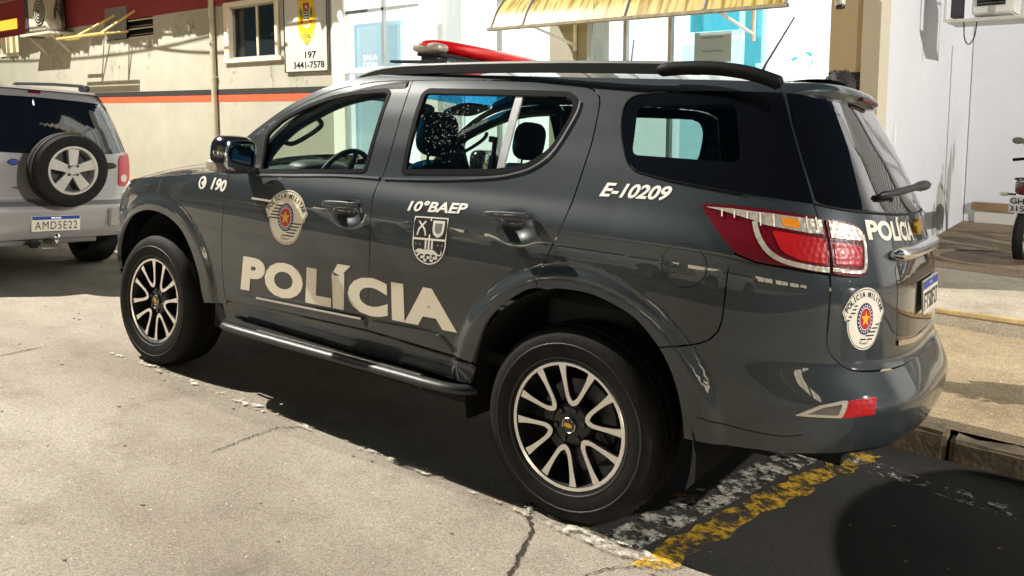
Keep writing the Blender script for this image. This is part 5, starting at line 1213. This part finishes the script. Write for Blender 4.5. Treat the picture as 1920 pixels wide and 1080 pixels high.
shape('star', [star(x, -.016, .008, .4) for x in (-.074, -.050, .050, .074)], mat('crest_grey'), cp_(.0024), cr)
shape('pillar', [[(x-.005, .003), (x+.005, .003), (x+.005, -.035), (x-.005, -.035)] for x in (-.018, 0, .018)], WHITE_V2, cp_(.0024), cr)
shape('jaguar', [catmull([(-.076, -.048), (-.066, -.040), (-.050, -.035), (-.030, -.038), (0, -.036), (.028, -.038), (.046, -.048), (.058, -.056), (.068, -.052), (.070, -.042), (.066, -.036), (.073, -.041), (.074, -.052), (.064, -.062), (.050, -.060), (.052, -.074), (.046, -.075), (.040, -.060), (.020, -.058), (.022, -.072), (.014, -.072), (.010, -.058), (-.016, -.058), (-.020, -.074), (-.028, -.072), (-.028, -.060), (-.044, -.058), (-.060, -.070), (-.068, -.068), (-.058, -.054), (-.070, -.054)], 2)], WHITE_V2, cp_(.0030), cr)
shape('chequer', [[(-.045+.018*i, -.066-.012*j), (-.027+.018*i, -.066-.012*j), (-.027+.018*i, -.078-.012*j), (-.045+.018*i, -.078-.012*j)] for i in range(5) for j in range(2) if (i+j) % 2 == 0], WHITE_V2, cp_(.0024), cr)
# tailgate: chrome bar, plate recess, plate, gold badge
yb = 0.
def rear_x(z, off=0): return float(CH.p0(SCX, z)[0])+off
cbp = [tuple(CH.at(s_, 1.150, .012)) for s_ in np.linspace(1.125, 2*SCX-1.125, 25)]
MB().tube(cbp, [.010, .024]+[.029]*21+[.024, .010], 14, sq=.85).build('chrome_bar', mat('scuffed_chrome', (.80, .80, .80), .12, 1., bump=(25, .25)), tgo, True)
pf = panel('plate_recess', CH, rounded([(1.17, .835), (2*SCX-1.17, .835), (2*SCX-1.15, 1.115), (1.15, 1.115)], .03), BLACKG, tgo, off=.0015, g=.04, gap=0, flange=.002)
ribbon('recess_edge', CH, [(1.17, .84), (1.35, .825), (SCX, .82), (2*SCX-1.35, .825), (2*SCX-1.17, .84)], .018, CHROME, tgo, off=.006, th=.008)
pl = thing('licence_plate', None, None); pl.parent = tgo
PX = rear_x(.95)+.022; px0 = 0.05
PMx = frame((PX, px0-.20, .905), (0, 1, 0), (-.10, 0, 1))
PMx = PMx
b = MB(); b.v = []; 
V = [PMx @ Vector(p) for p in ((0, 0, 0), (.40, 0, 0), (.40, .13, 0), (0, .13, 0), (0, 0, -.006), (.40, 0, -.006), (.40, .13, -.006), (0, .13, -.006))]
b.add(V, [(0, 1, 2, 3), (7, 6, 5, 4), (0, 4, 5, 1), (1, 5, 6, 2), (2, 6, 7, 3), (3, 7, 4, 0)]); b.build('plate_board', mat('plate_white', (.72, .68, .56), .4), pl)
PMb = PMx @ Matrix.Translation((0, 0, .001))
V = [PMb @ Vector(p) for p in ((.004, .095, 0), (.396, .095, 0), (.396, .127, 0), (.004, .127, 0))]; mk('plate_band', V, [(0, 1, 2, 3)], BLUE_V, pl, smooth=False)
text_plane('plate_characters', 'FTS0F27', PMb @ Matrix.Translation((.02, .012, .0005)), .36, .070, BLACK_V, pl, bold=.01)
text_plane('plate_country', 'BRASIL', PMb @ Matrix.Translation((.16, .106, .0008)), .08, .012, WHITE_V2, pl, bold=.01)
BT = [(-.062, .004), (-.055, -.020), (-.024, -.020), (-.024, -.032), (.024, -.032), (.026, -.020), (.062, -.020), (.055, .004), (.055, .020), (.024, .020), (.024, .032), (-.024, .032), (-.026, .020), (-.062, .020)]
MB().prism([(x*1.1, y) for x, y in BT], .012, frame((rear_x(1.23)+.004, -.0, 1.235), (0, 1, 0), (-.15, 0, 1))).build('tailgate_badge', mat('badge_gold'), tgo)
# ================================================================ small silver SUV (own coordinates: rear bumper at x=0, nose towards -x)
SH = Hull(table([.20, .32, .42, .55, .70, .85, 1.0, 1.08, 1.14, 1.30, 1.45, 1.55, 1.62], [.78, .80, .825, .845, .860, .868, .862, .850, .825, .765, .705, .66, .60], .015),
          table([.20, .34, .42, .50, .60, .64, .68, .80, 1.0, 1.10, 1.30, 1.50, 1.60, 1.66], [-.12, -.05, -.01, 0, .0, -.02, -.07, -.075, -.08, -.10, -.17, -.26, -.33, -.42], .010),
          table([.20, .35, .5, .7, .85, .95, 1.1], [-4.1, -4.17, -4.2, -4.18, -4.1, -3.95, -3.7], .02), -.55, -3.3, 4.2, 3.0, lambda s, z, w: w+(1-sm(.38, .44, np.hypot(s+.72, z-.33)))*.012+(1-sm(.38, .44, np.hypot(s+3.2, z-.33)))*.012, K=.86)
SILV = mat('silver_car_paint', (.33, .32, .315), .33, .2, .8, .04, noise=(2, .05))
WHTP = mat('white_car_paint', (.72, .71, .68), .3, .0, .9, .04)
CLAD = mat('grey_cladding', (.13, .13, .13), .55, bump=(300, .08))
GLB2 = mat('suv_dark_glass', (.006, .008, .012), .04, 0, 1, .01)
def build_small_suv(label, M, paint, group=None, full=True):
    H = SH; sc = H.sc; sf = H.sf
    c = thing('small_suv', label, 'car', M, group)
    ms = lambda p: [(2*sc-a, b) for a, b in reversed(p)]
    seam = [(-.32, 1.64), (-.30, 1.40), (-.235, 1.12), (-.19, 1.02), (-.19, .80), (-.17, .67), (-.05, .645), (.4, .640)]
    tg = panel('tailgate', H, seam+ms(seam), paint, c, g=.035)
    gl = [(-.31, 1.530), (-.05, 1.545), (.3, 1.55), (sc, 1.553)]; gl2 = [(-.235, 1.115), (0, 1.085), (.4, 1.075), (sc, 1.072)]
    g1 = rounded(gl+[(2*sc-a, b) for a, b in reversed(gl[:-1])]+[(2*sc-a, b) for a, b in gl2[:-1]]+list(reversed(gl2)), .04)
    panel('rear_window', H, g1, GLB2, tg, off=.003, g=.05, gap=0, flange=.003)
    panel('brake_light', H, rounded([(sc-.18, 1.585), (sc+.18, 1.585), (sc+.18, 1.605), (sc-.18, 1.605)], .008), LENS_RED, tg, off=.012, g=.04, gap=0, flange=.012)
    # side bodies with wheel arches
    def arch(cx): return [(cx+.36*math.cos(t), .33+.36*math.sin(t)) for t in np.linspace(0, math.pi, 19)]
    sd = [(-.17, .66), (-.19, .80), (-.19, 1.02), (-.235, 1.12), (-.30, 1.40), (-.32, 1.64), (-1.0, 1.64), (-2.3, 1.62), (-2.62, 1.50), (-3.02, 1.14), (-3.6, 1.02), (-3.9, .93), (-3.95, .34), (-3.58, .30)]+[p for p in reversed(arch(-3.2))]+[(-2.84, .30), (-1.08, .30)]+[p for p in reversed(arch(-.72))]+[(-.35, .36), (-.35, .66)]
    win = rounded([(-.40, 1.13), (-2.72, 1.10), (-2.50, 1.38), (-2.3, 1.50), (-2.1, 1.545), (-.42, 1.555), (-.36, 1.50)], .03)
    for mir in (False, True):
        FLIP[0] = mir
        s_ = panel('body_side', H, sd, paint, c, g=.05); q = panel('side_window', H, win, GLB2, s_, off=.003, g=.08, gap=0, flange=.003)
        d1 = ribbon('door_gap', H, [(-1.35, 1.10), (-1.33, .7), (-1.25, .45)], .008, VOID, s_, off=.0012, th=.002); d2 = ribbon('door_gap', H, [(-2.25, 1.10), (-2.28, .6), (-2.25, .38)], .008, VOID, s_, off=.0012, th=.002)
        p1 = ribbon('pillar', H, [(-1.38, 1.12), (-1.40, 1.54)], .07, paint, s_, off=.006, th=.006)
        t_ = panel('tail_lamp', H, rounded([(-.30, 1.085), (-.10, 1.075), (-.06, 1.02), (-.055, .80), (-.20, .77), (-.33, .90)], .02), mat('plain_red_lens', (.42, .008, .010), .35, coat=.15), c, off=.012, g=.03, gap=0, flange=.02)
        t2 = panel('reversing_lens', H, circ(-.105, .865, .035, 20), LENS_CLEAR, t_, off=.016, g=.03, gap=0, flange=.004)
        ha = MB().box((-1.52, -.885, .98), (.18, .03, .03), bev=.01).box((-2.42, -.885, .97), (.18, .03, .03), bev=.01).build('door_handle', paint, s_)
        FLIP[0] = False
    bu = [(-.35, .36), (-.1, .36), (.4, .37), (sc, .37)]; bt_ = [(-.35, .62), (-.17, .635), (-.05, .628), (.4, .624), (sc, .622)]
    bm_ = panel('rear_bumper', H, bu+[(2*sc-a, b) for a, b in reversed(bu[:-1])]+[(2*sc-a, b) for a, b in bt_[:-1]]+list(reversed(bt_)), paint, c, off=.035, g=.04, flange=.05)
    panel('bumper_step', H, [(-.16, .632), (.3, .628), (sc, .626), (2*sc-.3, .628), (2*sc+.16, .632), (2*sc+.16, .665), (sc, .655), (-.16, .665)], CLAD, bm_, off=.02, g=.06, flange=.03)
    for sg in (-1, 1): MB().box((.035, sg*.62, .53), (.03, .22, .16), bev=.012).build('bumper_pad', paint, bm_)
    panel('front_bumper', H, [(-3.9, .34), (2*sf+3.9, .34), (2*sf+3.95, .93), (sf, .93), (-3.95, .93)], paint, c, g=.08)
    # roof, hood, windscreen
    def loft(name, rows, m, par, crown, nt=15, bul=0):
        V = []; Fc = []
        for (s_, z_), cr in zip(rows, crown):
            e = H.p0(s_, z_)
            for j in range(nt):
                t = -1+2*j/(nt-1); V.append((e[0]-bul*(1-t*t), -e[1]*t, e[2]+cr*(1-abs(t)**2.4)))
        for i in range(len(rows)-1):
            for j in range(nt-1): Fc.append((i*nt+j, i*nt+j+1, (i+1)*nt+j+1, (i+1)*nt+j))
        return mk(name, V, Fc, m, par)
    rfx = [(-.42, 1.61), (-.6, 1.625), (-1.2, 1.63), (-2.0, 1.622), (-2.32, 1.612)]
    V = []; Fc = []; nt = 21; xs_ = np.linspace(-.34, -2.35, 16)
    for x in xs_:
        zc = 1.655-.04*max(0, (x+.8))/.5-.05*max(0, -1.8-x); w_ = .615
        for j in range(nt):
            t = -1+2*j/(nt-1); V.append((x+(.0 if x < -.5 else .03)*(1-t*t), w_*t, 1.612+(zc-1.612)*(1-abs(t)**2.6)-(.06 if abs(t) == 1 else 0)))
    for i in range(15):
        for j in range(nt-1): Fc.append((i*nt+j, i*nt+j+1, (i+1)*nt+j+1, (i+1)*nt+j))
    mk('roof', V, Fc, paint, c)
    loft('windscreen', [(-2.30, 1.62), (-2.62, 1.50), (-3.02, 1.14)], GLB2, c, [.03, .05, .05], bul=.10)
    loft('hood', [(-2.98, 1.14), (-3.3, 1.08), (-3.6, 1.02), (-3.9, .93)], paint, c, [.05, .07, .06, .02], bul=.16)
    for sg in (-1, 1):
        rl = MB().tube([(-.52, sg*.56, 1.66), (-.62, sg*.565, 1.695), (-1.2, sg*.57, 1.705), (-2.0, sg*.57, 1.70), (-2.12, sg*.565, 1.65)], .016, 8).build('roof_rail', BLACKP, c, True)
        MB().box((-.60, sg*.565, 1.67), (.16, .035, .06), bev=.01).build('rail_foot', BLACKP, rl)
        for x in (-.72, -3.2):
            w_ = thing('wheel', None, None); w_.parent = c; w_.location = (x, sg*.755, .325)
            MB().lathe([(.21, -.10), (.23, -.112), (.29, -.115), (.318, -.10), (.325, -.08), (.325, .08), (.318, .10), (.29, .115), (.21, .10)], 36).build('tyre', TYRE, w_, True)
            MB().lathe([(0, sg*.06), (.05, sg*.085), (.20, sg*.075), (.212, sg*.10)], 30).build('rim', mat('dull_alloy', (.30, .30, .30), .4, .8), w_, True)
            MB().lathe([(.39, sg*.09), (.39, -sg*.25)], 20, (x, sg*.755, .33), a0=0, a1=math.pi).build('arch_liner', VOID, c)
    MB().box((-2.0, 0, .36), (3.5, 1.2, .14)).box((-.2, 0, .42), (.3, 1.3, .12)).build('underbody', VOID, c)
    mt = MB()
    for sg in (-1, 1): mt.superbox((-2.62, sg*.93, 1.13), (.07, .10, .075), 3)
    mt.build('door_mirrors', paint, c, True)
    # spare wheel on the tailgate, a little to the right of the middle
    sy = .095
    sw = thing('spare_wheel', None, None); sw.parent = c; sw.location = (.115, sy, .955)
    R = .315
    MB().lathe([(R*.62, .085), (R*.66, .100), (R*.80, .110), (R*.93, .095), (R*.985, .065), (R*.97, .060), (R*.97, .052), (R, .048), (R, .008), (R*.972, .004), (R*.972, -.004), (R, -.008), (R, -.05), (R*.93, -.09), (R*.66, -.09)], 60, axis='x').build('tyre', TYRE, sw, True)
    MB().lathe([(R*.60, .04), (R*.635, .090), (R*.66, .098), (R*.60, .098), (R*.575, .09), (R*.56, .0)], 48, axis='x').build('rim_ring', mat('bright_alloy', (.62, .61, .58), .3, .7), sw, True)
    MB().lathe([(0, -.01), (R*.6, -.01)], 30, axis='x').build('rim_back', mat('rim_shadow_grey', (.07, .07, .07), .5, .3), sw)
    for k in range(5):
        an = math.pi/2+k*2*math.pi/5+.0; P_ = [(-.030, .03), (.030, .03), (.046, R*.60), (.022, R*.64), (-.022, R*.64), (-.046, R*.60)]
        MB().prism([(x, y) for x, y in P_], .035, frame((.052, 0, 0), (0, math.cos(an-math.pi/2), math.sin(an-math.pi/2)), (0, -math.sin(an-math.pi/2), math.cos(an-math.pi/2)))).build('spoke', MATS['bright_alloy'], sw)
    MB().lathe([(0, .098), (.035, .098), (.048, .085), (.062, .060)], 20, axis='x').build('hub', MATS['bright_alloy'], sw, True)
    for k in range(4): MB().lathe([(0, .098), (.010, .098), (.011, .08)], 10, (0, .050*math.cos(k*1.571+.8), .050*math.sin(k*1.571+.8)), axis='x').build('lug_nut', BLACKP, sw, True)
    # tailgate handle, badges, sticker
    MB().tube([tuple(H.at(sc+y_, 1.115+.02*abs(y_), .02)) for y_ in np.linspace(.02, .42, 8)], .008, 8).build('wiper', BLACKP, tg, True)
    MB().superbox((-.045, .50, .985), (.04, .10, .028), 3).build('tailgate_handle', BLACKP, tg, True)
    pt = lambda y0, z0, off: (lambda v: H.at(sc+y0+np.asarray(v)[:, 0], z0+np.asarray(v)[:, 1], off))
    ov = shape('oval_badge', [circ(0, 0, .062, 28, .026)], CHROME, pt(-.43, 1.0, .006), tg); shape('oval_field', [circ(0, 0, .052, 28, .020)], BLUE_V, pt(-.43, 1.0, .007), ov)
    GT = mat('grey_badge', (.18, .18, .18), .3, .8)
    V, Fc2 = text_box('EcoSport', bold=.02); V = np.array(V)*[[.17, .028]]; mk('name_badge', pt(.52, .77, .004)(V), Fc2, GT, tg, smooth=False)
    V, Fc2 = text_box('4WD', bold=.04); V = np.array(V)*[[.08, .022]]; mk('name_badge', pt(-.43, .775, .004)(V), Fc2, GT, tg, smooth=False)
    ap = [catmull([(0, .014), (.012, .018), (.020, .010), (.014, .003), (.016, -.006), (.018, -.010), (.010, -.022), (0, -.018), (-.010, -.022), (-.020, -.006), (-.018, .012), (-.010, .018)], 3), catmull([(.0, .022), (.003, .030), (.009, .033), (.007, .025)], 2)]
    shape('window_sticker', ap, WTXT, pt(-.10, 1.50, .006), tg)
    pl = thing('licence_plate', None, None); pl.parent = c
    PM2 = frame((.040, -.15, .425), (0, 1, 0), (-.05, 0, 1))
    MB().prism([(0, 0), (.40, 0), (.40, .13), (0, .13)], .008, PM2).build('plate_board', mat('plate_white'), pl)
    P2 = PM2 @ Matrix.Translation((0, 0, .009)); mk('plate_band', [P2 @ Vector(p) for p in ((.004, .098, 0), (.396, .098, 0), (.396, .127, 0), (.004, .127, 0))], [(0, 1, 2, 3)], BLUE_V, pl, smooth=False)
    text_plane('plate_characters', 'AMD5E22', P2 @ Matrix.Translation((.025, .015, .0006)), .35, .068, BLACK_V, pl, spacing=1.15)
    text_plane('plate_country', 'BRASIL', P2 @ Matrix.Translation((.16, .106, .0006)), .08, .012, WTXT, pl)
    tb = MB().box((.03, .02, .33), (.20, .06, .05), bev=.01).box((-.1, 0, .33), (.08, .9, .06)).build('tow_bar', mat('tow_steel', (.22, .22, .21), .4, .7), c)
    MB().superbox((.12, .02, .385), (.026, .026, .030), 2).tube([(.12, .02, .33), (.12, .02, .37)], .014, 8).build('tow_ball', CHROME, tb, True)
    MB().box((.02, -.12, .32), (.08, .10, .07), bev=.02).build('socket', BLACKP, tb)
    return c
def copy_tree(o, parent=None):
    c = o.copy(); COL.objects.link(c)
    if parent: c.parent = parent
    for ch in o.children: copy_tree(ch, c)
    return c
suv = build_small_suv('silver compact SUV with its spare wheel on the tailgate, parked ahead of the police SUV', ROAD @ Matrix.Translation((-5.60, -.255, 0)), SILV)
# cars across the street and behind (seen only in reflections)
def street_car(label, x, y, ang, group=None):
    c = copy_tree(suv); c.matrix_world = ROAD @ Matrix.Translation((x, y, 0)) @ Matrix.Rotation(ang, 4, 'Z'); c['label'] = label
    for o in c.children_recursive:
        if o.type == 'MESH' and any(s_.material is SILV for s_ in o.material_slots):
            o.data = o.data.copy(); o.data.materials[0] = WHTP
    return c
street_car('white compact SUV parked across the street opposite the front doors', -2.1, -9.4, 0)
street_car('white compact SUV parked across the street opposite the rear wheel', 3.2, -9.4, 0)
street_car('white compact SUV parked across the street further up the hill', -7.4, -9.4, 0)
r2 = copy_tree(suv); r2.matrix_world = ROAD @ Matrix.Translation((6.35, -.02, 0)); r2['label'] = 'silver compact SUV parked nose to tail behind the police SUV'
# wall and house front across the street, with glowing panels added for reflections
lightband = thing('shop_front', 'row of warmly lit shop windows across the street', 'shop', ROAD)
MB().box((0, -14.3, 2.6), (44, .4, 5.2)).build('wall', mat('shop_wall', (.30, .27, .21), .9, noise=(1, .1)), lightband)
GLOWM = mat('lit_shop_window', (.6, .5, .35), .4, emit=(1, .86, .62), es=2.6)
for k in range(11):
    x = -19+3.6*k; w_ = MB().box((x, -14.08, 1.35), (3.0, .03, .95)).build('shop_window', GLOWM, lightband)
    for q in (-1.5, 0, 1.5): MB().box((x+q, -14.05, 1.35), (.08, .05, 1.0)).build('frame', BLACKP, w_)
opp = thing('opposite_house', 'plain tall house rising behind the lit shop windows across the street', 'building', ROAD)
MB().box((0, -14.2, 5.6), (44, .9, .5)).build('parapet', mat('garden_wall_paint', (.55, .46, .32), .85, noise=(1, .1)), opp)
MB().box((0, -19, 3.5), (60, .3, 7)).build('wall', mat('opposite_plaster', (.25, .22, .17), .9, noise=(1, .1)), opp)
sheet('far_pavement', [(-40, -14), (40, -14), (40, -11.3), (-40, -11.3)], .010, SLABM, 'structure')
# ================================================================ bystander
def skinned(name, joints, edges, m, parent, lv=2):
    me = bpy.data.meshes.new(name); me.from_pydata([j[0] for j in joints], edges, []); o = bpy.data.objects.new(name, me); COL.objects.link(o)
    md = o.modifiers.new('skin', 'SKIN'); 
    for i, j in enumerate(joints):
        r = j[1]; me.skin_vertices[0].data[i].radius = r if isinstance(r, tuple) else (r, r)
    me.skin_vertices[0].data[0].use_root = True
    sb = o.modifiers.new('sub', 'SUBSURF'); sb.levels = lv; sb.render_levels = lv
    me.materials.append(m); o.parent = parent; return o
pe = thing('person', 'dark-haired person standing behind the police SUV, only the top of the head showing', 'person', Matrix.Translation((.26, 1.72, .02)) @ Matrix.Rotation(.5, 4, 'Z'))
SKIN = mat('skin', (.38, .20, .12), .55); SHIRT = mat('dark_shirt', (.03, .035, .04), .8); TROU = mat('dark_trousers', (.02, .022, .026), .8); HAIR = mat('dark_hair', (.012, .010, .009), .6, bump=(120, .6), noise=(60, .5))
J = [((0, 0, .98), (.15, .11)), ((0, 0, 1.18), (.14, .10)), ((0, 0, 1.40), (.17, .11)), ((0, 0, 1.52), (.07, .07)), ((0, 0, 1.58), (.055, .055)), ((0, -.01, 1.66), (.075, .085)), ((0, -.005, 1.76), (.080, .098)), ((0, 0, 1.84), (.055, .065)),
     ((.20, 0, 1.46), .055), ((.27, .02, 1.20), .045), ((.26, -.08, .96), .034), ((-.20, 0, 1.46), .055), ((-.27, .02, 1.20), .045), ((-.26, -.08, .96), .034),
     ((.10, 0, .90), .10), ((.11, -.01, .50), .07), ((.11, .02, .09), .045), ((.12, -.14, .045), .04), ((-.10, 0, .90), .10), ((-.11, -.01, .50), .07), ((-.11, .02, .09), .045), ((-.12, -.14, .045), .04)]
E_ = [(0, 1), (1, 2), (2, 3), (3, 4), (4, 5), (5, 6), (6, 7), (2, 8), (8, 9), (9, 10), (2, 11), (11, 12), (12, 13), (0, 14), (14, 15), (15, 16), (16, 17), (0, 18), (18, 19), (19, 20), (20, 21)]
body = skinned('body', J, E_, SKIN, pe)
sh_ = skinned('shirt', [((0, 0, .92), (.175, .135)), ((0, 0, 1.18), (.165, .125)), ((0, 0, 1.40), (.19, .13)), ((0, 0, 1.49), (.09, .085)), ((.20, 0, 1.46), .075), ((.25, .01, 1.27), .065), ((-.20, 0, 1.46), .075), ((-.25, .01, 1.27), .065)], [(0, 1), (1, 2), (2, 3), (2, 4), (4, 5), (2, 6), (6, 7)], SHIRT, pe)
skinned('trousers', [((0, 0, .95), (.17, .13)), ((.10, 0, .86), .115), ((.11, -.01, .50), .09), ((.11, .02, .10), .075), ((-.10, 0, .86), .115), ((-.11, -.01, .50), .09), ((-.11, .02, .10), .075)], [(0, 1), (1, 2), (2, 3), (0, 4), (4, 5), (5, 6)], TROU, pe)
for sg in (-1, 1):
    skinned('shoe', [((sg*.115, .04, .05), .05), ((sg*.118, -.08, .045), .05), ((sg*.12, -.17, .035), .035)], [(0, 1), (1, 2)], BLACKP, pe, 1)
    for k, (dx, L) in enumerate(((-.03, .075), (-.01, .085), (.01, .08), (.03, .065))):
        skinned('finger', [((sg*.26, -.09+dx*.9, .92), .011), ((sg*.262, -.10+dx, .92-L*.5), .009), ((sg*.255, -.10+dx, .92-L), .007)], [(0, 1), (1, 2)], SKIN, body, 1)
    skinned('thumb', [((sg*.255, -.12, .95), .012), ((sg*.24, -.15, .92), .010), ((sg*.235, -.155, .89), .008)], [(0, 1), (1, 2)], SKIN, body, 1)
    MB().superbox((sg*.082, .01, 1.70), (.012, .022, .032), 2.2).build('ear', SKIN, body, True); MB().superbox((sg*.032, -.088, 1.715), (.013, .010, .009), 2).build('eye', mat('eye_white', (.6, .6, .6), .2), body, True)
MB().superbox((0, -.105, 1.685), (.014, .020, .028), 2).build('nose', SKIN, body, True); MB().superbox((0, -.092, 1.64), (.026, .010, .007), 2).build('mouth', mat('lips', (.25, .08, .06), .5), body, True)
hb = MB(); hb.superbox((0, .018, 1.775), (.095, .108, .105), 2.2, 28, 18)
hb.v = [(x*(1+.04*math.sin(31*y+17*z)), y*(1+.04*math.sin(29*x+23*z)), z+.008*math.sin(37*x)*math.sin(41*y)) for x, y, z in hb.v]; hb.build('hair', HAIR, pe, True)
tf = MB(); rr = random.Random(9)
for k in range(160):
    a, u = rr.uniform(0, 6.28), rr.uniform(.25, 1.45); d_ = Vector((math.cos(a)*math.sin(u)*.092, math.sin(a)*math.sin(u)*.105+.018, 1.775+math.cos(u)*.100)); o_ = (d_-Vector((0, .018, 1.75))).normalized()
    e_ = d_+o_*rr.uniform(.006, .020)+Vector((rr.uniform(-.012, .012), rr.uniform(-.012, .012), 0)); tf.tube([d_, e_], [.005, .001], 4, caps=False)
tf.build('hair_tufts', HAIR, pe)
# ================================================================ motorcycle at the right edge (rear towards us)
mo = thing('motorcycle', 'small dark red motorcycle with a grey plate parked in the yard at right', 'motorcycle', Matrix.Translation((.79, 6.35, .05)) @ Matrix.Rotation(-.15, 4, 'Z'))
DR = mat('dark_red_fairing', (.05, .004, .008), .2, 0, 1)
for y in (0, 1.25):
    w_ = thing('wheel', None, None); w_.parent = mo; w_.location = (0, y, .30)
    MB().lathe([(.22, -.03), (.24, -.045), (.28, -.045), (.305, 0), (.28, .045), (.24, .045), (.22, .03)], 36, axis='x').build('tyre', TYRE, w_, True)
    MB().lathe([(.20, -.02), (.222, -.02), (.222, .02), (.20, .02)], 36, axis='x').build('rim', SILVERM, w_, True)
    sp2 = MB()
    for k in range(18): a = k*.349; sp2.tube([(0, .03*math.cos(a), .03*math.sin(a)), (0, .21*math.cos(a+.2), .21*math.sin(a+.2))], .003, 4)
    sp2.lathe([(0, -.04), (.035, -.04), (.035, .04), (0, .04)], 16, axis='x').build('spokes', SILVERM, w_)
MB().superbox((0, .10, .62), (.055, .22, .03), 2.6).box((0, -.16, .55), (.05, .03, .30), Matrix.Rotation(.25, 3, 'X'), .01).build('rear_mudguard', BLACKP, mo, True)
MB().superbox((0, -.10, .82), (.085, .11, .075), 2.8).build('tail_fairing', DR, mo, True); MB().superbox((0, -.20, .80), (.065, .025, .04), 2.6).build('tail_lamp', LENS_RED, mo, True)
MB().tube(catmull([(-.085, .06, .88), (-.09, -.12, .91), (0, -.20, .925), (.09, -.12, .91), (.085, .06, .88)], 5), .009, 8).build('grab_rail', BLACKP, mo, True)
mp = MB().box((0, -.235, .66), (.20, .006, .17), Matrix.Rotation(-.15, 3, 'X')).build('licence_plate', mat('moto_plate', (.60, .60, .58), .4), mo)
for b_, z_ in (('GHB', .665), ('3152', .590)):
    text_plane('plate_characters', b_, frame((-.09, -.242-.15*(z_-.66)*-1, z_), (1, 0, 0), (0, -.15, 1)), .18, .060, BLACK_V, mp, bold=.02)
for sg in (-1, 1):
    ind = MB().tube([(sg*.06, -.17, .755), (sg*.13, -.18, .755)], .010, 8).build('indicator_stalk', BLACKP, mo, True); MB().superbox((sg*.165, -.18, .755), (.045, .022, .022), 2.4).build('indicator', LENS_AMBER if sg > 0 else LENS_CLEAR, ind, True)
    MB().tube([(sg*.09, .02, .66), (sg*.085, -.0, .32)], .026, 10).build('shock_absorber', SILVERM, mo, True)
    MB().tube([(sg*.10, 1.22, .30), (sg*.10, 1.0, .95)], .022, 10).build('fork_leg', SILVERM, mo, True)
    hbm = MB().tube([(0, .90, 1.02), (sg*.20, .86, 1.08), (sg*.34, .80, 1.06)], .012, 8).build('handlebar', BLACKP, mo, True); MB().tube([(sg*.26, .83, 1.07), (sg*.37, .78, 1.055)], .018, 10).build('grip', RUBBER, hbm, True)
    ms_ = MB().tube([(sg*.22, .86, 1.08), (sg*.26, .84, 1.20), (sg*.30, .83, 1.25)], .006, 6).build('mirror_stalk', BLACKP, hbm, True); MB().superbox((sg*.34, .83, 1.27), (.062, .012, .038), 2.3).build('mirror', mat('mirror_back', (.12, .11, .09), .4), ms_, True)
MB().superbox((0, .22, .84), (.13, .36, .06), 3).build('seat', SEAT, mo, True); MB().superbox((0, .66, .86), (.13, .22, .13), 2.6).build('fuel_tank', DR, mo, True)
MB().superbox((0, .58, .42), (.14, .20, .17), 3).build('engine', mat('engine_grey', (.08, .08, .08), .5, .6), mo, True); MB().tube([(.11, .55, .30), (.14, .2, .30), (.15, -.22, .40)], [.025, .035, .045], 12).build('exhaust', CHROME, mo, True)
# fallen leaf and pebbles by the rear wheel
lf = mk('fallen_leaf', [(.235, -.40, .006), (.28, -.375, .016), (.335, -.385, .010), (.28, -.42, .012)], [(0, 1, 2, 3)], mat('dry_leaf', (.35, .13, .06), .8), smooth=False, M=ROAD); props(lf, 'small dry reddish leaf on the asphalt behind the rear wheel', 'leaf')
gv = MB(); rr = random.Random(4)
for k in range(260):
    x, y = rr.uniform(-5, 3), rr.uniform(-3.4, .9); s_ = rr.uniform(.002, .006)
    gv.box((x, y, s_*.6), (s_*2, s_*1.6, s_*1.2), Matrix.Rotation(rr.uniform(0, 3), 3, 'Z'))
gv.build('loose_grit', mat('grit', (.30, .26, .20), .9), M=ROAD)['kind'] = 'stuff'
